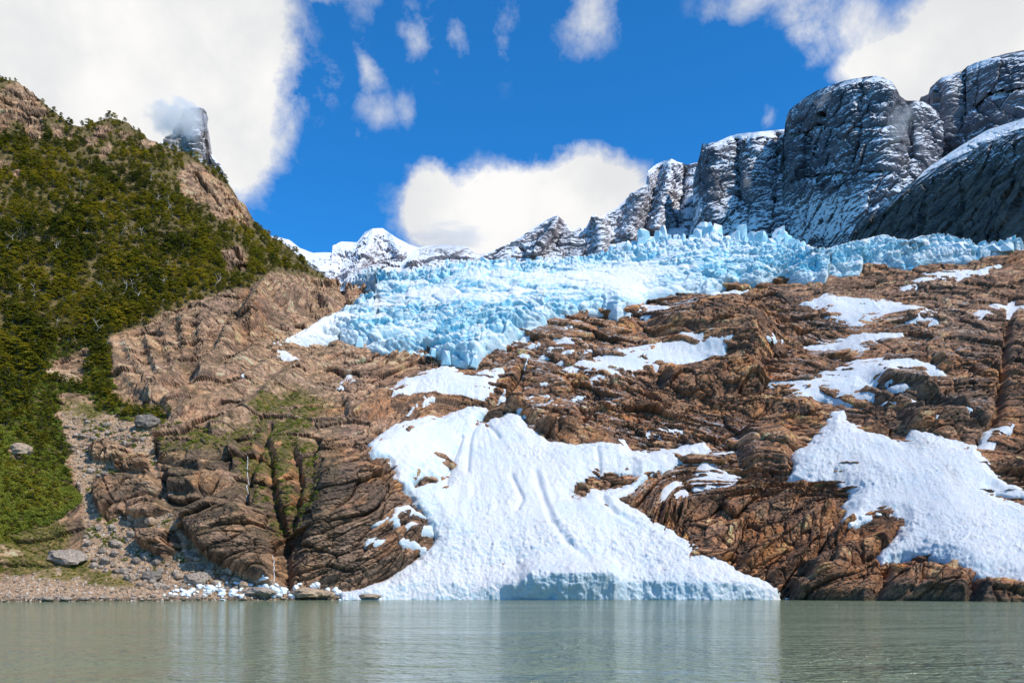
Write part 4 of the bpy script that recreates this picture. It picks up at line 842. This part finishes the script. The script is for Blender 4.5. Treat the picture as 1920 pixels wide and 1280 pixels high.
# low shrubs: lower left slope, ledges and the wet gully
def shrub_mesh(seed):
    r = np.random.default_rng(seed); V, A = [], []
    for _ in range(150):
        d = r.normal(size=3); d /= np.linalg.norm(d); d[2] = abs(d[2]); o = d * r.uniform(.5, 1.) * np.array([1, 1, .75]) + np.array([0, 0, -.1])
        nrm = d + r.normal(size=3) * .5; nrm /= np.linalg.norm(nrm); t1 = np.cross(nrm, r.normal(size=3)); t1 /= np.linalg.norm(t1); t2 = np.cross(nrm, t1); s_ = r.uniform(.10, .20)
        V += [o - t1 * s_, o - t2 * s_ * .7, o + t1 * s_, o + t2 * s_ * .7]; A += [float(np.clip(.25 + .4 * d[2] + r.normal() * .15, 0, 1))] * 4
    m = tri_mesh('foliage', V, np.arange(len(V)).reshape(-1, 4)); at_ = m.attributes.new('leaf', 'FLOAT', 'POINT'); at_.data.foreach_set('value', np.array(A, np.float32)); m.materials.append(shrub_leaf); return m
sm = [shrub_mesh(400 + k) for k in range(3)]
mossg, grassg, gravg = mossm.reshape(U.shape), grassm.reshape(U.shape), gravel.reshape(U.shape)
r_ = np.random.default_rng(9)
su, sv_ = scatter([(-140, 560), (260, 560), (640, 700), (700, 1000), (500, 1090), (-140, 1100)], 30000,
    lambda u, v: ((gval(fsg, u, v) > 0) & (r_.random(len(u)) < .75) & (v > 640)) | ((gval(mossg, u, v) > .55) & (r_.random(len(u)) < .4)) | ((gval(grassg, u, v) > .6) & (r_.random(len(u)) < .5)) | ((gval(gravg, u, v) > .5) & (r_.random(len(u)) < .45) & (v < 1085) & (gval(veg, u, v) > .08)), 11)
sp_ = ground(su, sv_); ss = np.random.default_rng(3).uniform(.5, 1.25, len(su)) * np.where(gval(grassg, su, sv_) > .6, .55, 1) * np.where(gval(fsg, su, sv_) > 0, 1.25, .8)
SHOW = [(232, 762, 1.6), (330, 1075, 1.3), (262, 770, 1.5)]
shr = []
for k, (u, v, s_) in enumerate(SHOW):
    e = bpy.data.objects.new('shrub', None); COL.objects.link(e); e.location = ground(u, v)[0]; e.scale = (s_,) * 3
    tag(e, ['green shrub at the top of the scree below the gully trees', 'green shrub among the boulders above the ice strewn shore', 'green shrub at the upper scree edge near the pale boulder'][k], 'shrub')
    f_ = obj('foliage', sm[k], None, e); bm = bmesh.new(); tube(bm, (0, 0, -.3), (0, 0, .4), .06, .03, 4); tm = bpy.data.meshes.new('stem'); bm.to_mesh(tm); bm.free(); tm.materials.append(bark); obj('stem', tm, None, e); shr.append((f_,))
instancer('shrub_cover', sp_, ss, np.random.default_rng(4).integers(0, 3, len(su)), shr, 'low green shrubs and cushion plants on the lower left slope and wet ledges', 'shrubs')

# bleached dead trees standing in the forest
def snag(seed):
    r = np.random.default_rng(seed); bm = bmesh.new(); H = 8.; p0 = np.array([0, 0, -1.]); pts = [p0]
    for k in range(1, 5): pts.append(np.array([r.normal() * .35 + .12 * k * r.choice([-1, 1]), r.normal() * .35, H * k / 4]))
    for k in range(4): tube(bm, pts[k], pts[k + 1], .32 * (1 - .22 * k), .32 * (1 - .22 * (k + 1)))
    for _ in range(6):
        k = r.integers(1, 4); a = r.uniform(0, 6.28); L = r.uniform(1.2, 2.8); tube(bm, pts[k], pts[k] + np.array([math.cos(a) * L, math.sin(a) * L, L * r.uniform(.5, 1.1)]), .12, .04, 4)
    m = bpy.data.meshes.new('dead_tree'); bm.to_mesh(m); bm.free(); m.materials.append(deadwood); return m
sn_m = [snag(500 + k) for k in range(4)]
cand = [k for k in rng.permutation(len(tp)) if 10 < tu[k] < 420 and 330 < tv_[k] < 640 and gval(fsg, tu[k], tv_[k]) > 8][:46]
for n_, k in enumerate(cand):
    o = obj('dead_tree', sn_m[n_ % 4], None); o.location = tp[k]; s_ = th[k] * rng.uniform(1.2, 1.6); o.scale = (s_, s_, s_); o.rotation_euler = (rng.normal() * .16, rng.normal() * .2, rng.uniform(0, 6.28))
    zone = ('high' if tv_[k] < 430 else 'midway up' if tv_[k] < 540 else 'low') + (' in the left part of the forest' if tu[k] < 170 else ' in the right part of the forest'); tag(o, 'bleached bare dead tree ' + zone, 'dead tree', 'dead trees ' + zone)

# ------------------------------------------------------------------ boulders, scree and stranded ice
stone, g, p = material('boulder_stone'); P0 = g.pos()
rnd = g.N.new('ShaderNodeObjectInfo').outputs['Random']
c = g.ramp(rnd, [(0, (.17, .135, .11)), (.35, (.32, .25, .19)), (.7, (.45, .36, .275)), (.9, (.50, .34, .20)), (1, (.24, .15, .09))])
c = g.mix(g.map(g.noise(P0, 1.5, 5, .7), .3, .7), g.mix(.55, c, (.04, .03, .025)), g.mix(.25, c, (.7, .64, .56)))
sep = g.N.new('ShaderNodeSeparateXYZ'); g.L.new(P0, sep.inputs[0])
c = g.mix(g.map(sep.outputs[2], .35, .9, .85, 0), c, (.028, .03, .014))               # algae below the high-water line
finish(p, g, c, .85, .2, g.bump(g.noise(P0, 2.5, 5, .7), .6, .4))
chunk, g, p = material('stranded_ice'); finish(p, g, g.mix(g.noise(g.pos(), .8, 4, .6), (.88, .91, .93), (.72, .86, .92)), .45, .4, g.bump(g.noise(g.pos(), 3, 4, .6), .5, .3))
def boulder_mesh(seed, name, mat, sub=2, facets=.5):
    r = np.random.default_rng(seed); bm = bmesh.new(); bmesh.ops.create_icosphere(bm, subdivisions=sub, radius=.5)
    pl = [(lambda d: d / np.linalg.norm(d))(r.normal(size=3)) for _ in range(9)]; cut = r.uniform(.30, .44, 9)
    for v in bm.verts:
        q = np.array(v.co)
        for d, c_ in zip(pl, cut):
            t = q @ d - c_
            if t > 0: q = q - d * t * facets * 1.7
        v.co = q * (1 + .08 * r.normal())
    m = bpy.data.meshes.new(name); bm.to_mesh(m); bm.free(); m.materials.append(mat)
    m.polygons.foreach_set('use_smooth', [False] * len(m.polygons)); return m
bmesh_s = [boulder_mesh(600 + k, 'boulder', stone) for k in range(8)]
bmesh_big = [boulder_mesh(650 + k, 'boulder', stone, 3, .45) for k in range(5)]
cm_s = [boulder_mesh(700 + k, 'ice_block', chunk, 2, .62) for k in range(6)]
def put(name, mesh, u, v, w, h, label, cat, group=None, sink=.3, rot=None, dep=None, lift=0.):
    q = ground(u, v)[0]; pxm = q[1] / F; o = obj(name, mesh, None)
    W, Hh = w * pxm, h * pxm
    o.scale = (W, W * random.uniform(.75, 1.0), Hh); o.location = (q[0], q[1], max(q[2], .0 if cat != 'ice block' else .05) + Hh * (.5 - sink) + lift)
    o.rotation_euler = (random.uniform(-.2, .2), random.uniform(-.2, .2), random.uniform(0, 6.28)) if rot is None else rot
    return tag(o, label, cat, group)
BIG = [(127, 1054, 70, 40, 'huge rounded grey boulder resting on the grassy bank at lower left'), (278, 802, 46, 32, 'pale angular boulder perched at the top of the scree'), (575, 1119, 62, 24, 'broad brown boulder at the waterline among stranded ice'),
       (612, 1119, 40, 20, 'dark boulder at the waterline just right of the broad brown one'), (486, 1116, 60, 20, 'grey boulder at the waterline left of the broad brown one'), (370, 1095, 48, 34, 'large pale grey boulder with ice blocks beside it above the beach'), (285, 1088, 36, 26, 'dark grey boulder above the beach, left of the stranded ice'),
       (690, 1122, 50, 12, 'low dark boulder in the water at the left foot of the avalanche cone'), (222, 1024, 22, 16, 'dark blocky boulder high in the boulder field'), (86, 1127, 26, 13, 'leftmost of three wet boulders at the waterline of the beach'), (124, 1126, 22, 12, 'middle of three wet boulders at the waterline of the beach'), (158, 1125, 20, 10, 'rightmost of three wet boulders at the waterline of the beach'),
       (38, 853, 44, 30, 'grey boulder lying in the green shrubs near the left frame edge'), (178, 1053, 12, 11, 'small white boulder right of the huge rounded one'), (245, 1088, 16, 18, 'tan boulder at the tip of the grassy bank')]
for k, (u, v, w, h, lb) in enumerate(BIG): put('boulder', bmesh_big[k % 5], u, v, w, h, lb, 'boulder', None, .25, (0, .12 if k == 0 else 0, [0, .4, 0, .6, .2][k % 5]))
bu, bv = scatter([(150, 1000), (250, 960), (330, 1000), (420, 1060), (500, 1090), (480, 1108), (260, 1105), (170, 1060)], 900, lambda u, v: gval(gravg, u, v) > .5, 21)
for k in range(min(150, len(bu))):
    w = 8 + 18 * random.random() ** 2.4; zone = ('large ' if w > 16 else 'small ') + 'angular boulder ' + ('next to the huge rounded boulder' if bu[k] < 215 else 'high in the boulder field under the layered slabs' if bv[k] < 1040 else 'low in the boulder field just above the stranded ice' if bu[k] > 300 else 'in the middle of the boulder field'); put('boulder', bmesh_s[k % 8], bu[k], bv[k], w, w * random.uniform(.6, .9), zone, 'boulder', zone.replace('boulder', 'boulders', 1))
bu, bv = scatter([(-20, 1116), (250, 1116), (640, 1110), (640, 1124), (300, 1127), (-20, 1130)], 400, None, 22)
for k in range(min(90, len(bu))):
    w = 6 + 12 * random.random() ** 2; zone = 'at the waterline of the gravel beach, left end' if bu[k] < 170 else 'at the waterline below the grassy bank' if bu[k] < 290 else 'at the waterline in front of the stranded ice' if bu[k] < 480 else 'at the waterline near the broad brown boulder'; put('boulder', bmesh_s[k % 8], bu[k], bv[k], w, w * random.uniform(.4, .7), ('large' if w > 11 else 'small') + ' wet stone ' + zone, 'boulder', ('large' if w > 11 else 'small') + ' stones ' + zone, .35)
bu, bv = scatter([(110, 780), (240, 790), (280, 830), (300, 950), (250, 960), (150, 880)], 300, lambda u, v: gval(gravg, u, v) > .6, 23)
for k in range(min(50, len(bu))):
    w = 6 + 12 * random.random() ** 2; put('boulder', bmesh_s[k % 8], bu[k], bv[k], w, w * random.uniform(.5, .8), 'small angular stone on the upper scree slope below the shrubs', 'boulder', 'stones of the upper scree')
# joined fine scree
ico = bmesh.new(); bmesh.ops.create_icosphere(ico, subdivisions=1, radius=.5); iv = np.array([v.co for v in ico.verts]); ifc = np.array([[v.index for v in f.verts] for f in ico.faces]); ico.free()
gu_, gv_ = scatter([(-160, 1010), (100, 740), (300, 790), (330, 960), (520, 1095), (700, 1110), (700, 1126), (-160, 1132)], 26000, lambda u, v: (gval(gravg, u, v) > .45) & (gval(grassg, u, v) < .5), 31)
gu_, gv_ = gu_[:9000], gv_[:9000]; gp = ground(gu_, gv_); r2 = np.random.default_rng(12)
sz = r2.uniform(.25, .5, len(gp)) + .7 * r2.random(len(gp)) ** 5; ct = np.cos(r2.uniform(0, 6.28, len(gp))); stt = np.sqrt(1 - ct ** 2)
jit = iv[None] * (1 + .22 * r2.normal(size=(len(gp), 12 if len(iv) == 12 else len(iv), 1))); jit = jit * (sz[:, None] * r2.uniform(.6, 1.2, (len(gp), 3)))[:, None, :]
rx = jit[..., 0] * ct[:, None] - jit[..., 1] * stt[:, None]; ry = jit[..., 0] * stt[:, None] + jit[..., 1] * ct[:, None]
gV = np.stack([rx, ry, jit[..., 2]], -1) + gp[:, None] + np.array([0, 0, .05]); gF = ifc[None] + (np.arange(len(gp)) * len(iv))[:, None, None]
sm_ = tri_mesh('scree', gV.reshape(-1, 3), gF.reshape(-1, 3))
fine, g, p = material('scree_stone'); ga = g.N.new('ShaderNodeAttribute'); ga.attribute_name = 'tone'
finish(p, g, g.ramp(ga.outputs['Fac'], [(0, (.11, .085, .065)), (.4, (.30, .235, .175)), (.8, (.48, .39, .305)), (1, (.60, .52, .44))]), .9, .15)
ta = sm_.attributes.new('tone', 'FLOAT', 'POINT'); ta.data.foreach_set('value', np.repeat(r2.random(len(gp)), len(iv)).astype(np.float32))
tag(obj('scree', sm_, fine), 'loose tan and grey stones of the scree slope and beach', 'scree', None, 'stuff')
# stranded ice
iu, iv_ = scatter([(296, 1112), (330, 1098), (420, 1090), (480, 1092), (640, 1108), (640, 1118), (420, 1122), (300, 1120)], 500, None, 41)
for k in range(min(120, len(iu))):
    w = 7 + 13 * random.random() ** 1.8; put('ice_block', cm_s[k % 6], iu[k], iv_[k], w, w * random.uniform(.6, .85), ('large' if w > 12 else 'small') + ' white ice block stranded ' + ('at the left end of the ice strewn shore' if iu[k] < 380 else 'in the middle of the ice strewn shore' if iu[k] < 510 else 'on the shore between the broad brown boulder and the cone'), 'ice block', ('large' if w > 12 else 'small') + ' ice blocks ' + ('left' if iu[k] < 380 else 'middle' if iu[k] < 510 else 'right') + ' on the shore', .2)
for u, v, w, h, lb in [(528, 1112, 28, 20, 'largest white ice block on the left shore, behind the broad brown boulder'), (460, 716, 14, 10, 'lone white ice block lying high on the brown rock at left'), (595, 1104, 14, 14, 'upright white ice block above the dark waterline boulder'), (1610, 958, 18, 8, 'flat white ice block in the gap beside the right snow sheet'), (1612, 979, 12, 11, 'round white ice block, middle one in the rock gap at right'), (1645, 972, 11, 8, 'small white ice block at the top of the rock gap at right'), (1590, 996, 24, 18, 'lowest white ice block in the rock gap at right'),
                       (418, 1127, 14, 4, 'flat white ice piece afloat off the left beach'), (1478, 1121, 14, 4, 'small ice piece afloat at the right foot of the cone')]:
    put('ice_block', cm_s[int(u) % 6], u, v, w, h, lb, 'ice block', None, .2)
iu, iv_ = scatter([(640, 1112), (760, 1108), (1000, 1116), (1440, 1114), (1440, 1121), (640, 1121)], 300, None, 43)
for k in range(min(40, len(iu))):
    w = 4 + 7 * random.random() ** 2; o = put('ice_block', cm_s[k % 6], iu[k], iv_[k], w, w * .7, 'small ice block fallen at the lakeside foot of the avalanche cone', 'ice block', 'ice blocks at the foot of the cone', .2); o.location.y -= 5.5; o.location.z = .15

# ------------------------------------------------------------------ waterfalls
foam, g, p = material('falling_water'); finish(p, g, g.mix(g.noise(g.vmath('MULTIPLY', g.pos(), (4, 1, .5)), 1, 4, .6), (.34, .36, .37), (.78, .80, .81)), .4, .3)
def waterfall(line, w, label):
    ln = np.array(line, float); n = 26; d = np.linspace(0, 1, n); seg = np.concatenate([[0], np.cumsum(np.hypot(*np.diff(ln, axis=0).T))]); seg /= seg[-1]
    u = np.interp(d, seg, ln[:, 0]) + .8 * np.sin(d * 21 + line[0][0]); v = np.interp(d, seg, ln[:, 1])
    c_ = ground(u, v); V = []
    for k in range(n):
        for j, (dx, dy) in enumerate(((-.5, -.2), (-.2, -.75), (.2, -.7), (.5, -.2))):
            ww = w * (1 + .35 * math.sin(k * 1.7 + j)) * (.7 + .6 * d[k]); V.append(c_[k] + np.array([dx * ww, dy * .5 - .25, .2]))
    Fq = [(k * 4 + j, k * 4 + j + 1, k * 4 + j + 5, k * 4 + j + 4) for k in range(n - 1) for j in range(3)]
    tag(obj('waterfall', tri_mesh('waterfall', V, Fq, True), foam), label, 'waterfall')
waterfall([(946, 728), (944, 742), (943, 757)], 1.6, 'short white waterfall between two snow patches in the centre')
waterfall([(783, 757), (776, 768), (764, 782)], 1.2, 'lacy waterfall on the ledge at the upper left of the cone')
waterfall([(992, 664), (988, 675), (984, 690)], .7, 'thin waterfall on dark rock right of the glacier tongue')
waterfall([(462, 850), (464, 880), (461, 905), (462, 935)], .2, 'very thin waterfall down the mossy left cliff')
waterfall([(512, 1040), (515, 1060), (517, 1098)], .25, 'thin waterfall in the dark cleft above the left shore')

# ------------------------------------------------------------------ cloud drifting round the summits
def cloud(u, v, Y, ru, rv, depth_m, dens, label, scale=2.2, edge=.9, name='cloud'):
    bm = bmesh.new(); bmesh.ops.create_icosphere(bm, subdivisions=3, radius=1.0); m = bpy.data.meshes.new(name); bm.to_mesh(m); bm.free()
    o = obj(name, m, None); px = Y / F; o.location = at(u, v, Y); o.scale = (ru * px, depth_m, rv * px)
    mat = bpy.data.materials.new('cloud_vapour'); mat.use_nodes = True; t = mat.node_tree; t.nodes.clear(); g = G(t)
    oc = g.N.new('ShaderNodeTexCoord').outputs['Object']
    r_ = g.vmath('LENGTH', oc); n_ = g.noise(g.vmath('ADD', oc, (u * .37, v * .11, 0)), scale, 4, .6)
    d_ = g.math('ADD', g.math('SUBTRACT', edge, r_), g.math('MULTIPLY', g.math('SUBTRACT', n_, .5), 2.4))
    d_ = g.math('MULTIPLY', g.math('MULTIPLY', g.map(d_, 0, .55), g.map(r_, .75, 1., 1, 0)), dens)
    pv = g.N.new('ShaderNodeVolumePrincipled'); pv.inputs['Color'].default_value = (1, .985, .96, 1); pv.inputs['Anisotropy'].default_value = .2
    g.L.new(d_, pv.inputs['Density']); out = g.N.new('ShaderNodeOutputMaterial'); g.L.new(pv.outputs[0], out.inputs['Volume'])
    m.materials.append(mat)
    return tag(o, label, 'cloud')
cloud(330, 222, 1750, 66, 42, 60, .04, 'white cloud bank wrapping the snowy spire behind the forested ridge')
cloud(845, 446, 1900, 95, 28, 70, .014, 'low white cloud lying on the far ridge above the glacier')
cloud(1690, 235, 1150, 38, 70, 60, .012, 'thin mist wisp in front of the right rock tower', 1.6, .6)
cloud(1545, 190, 1250, 26, 18, 40, .012, 'small mist puff near the top of the left rock tower', 1.6, .6)
cloud(1402, 335, 1500, 14, 34, 40, .012, 'small mist puff before the snow capped buttress', 1.6, .6)
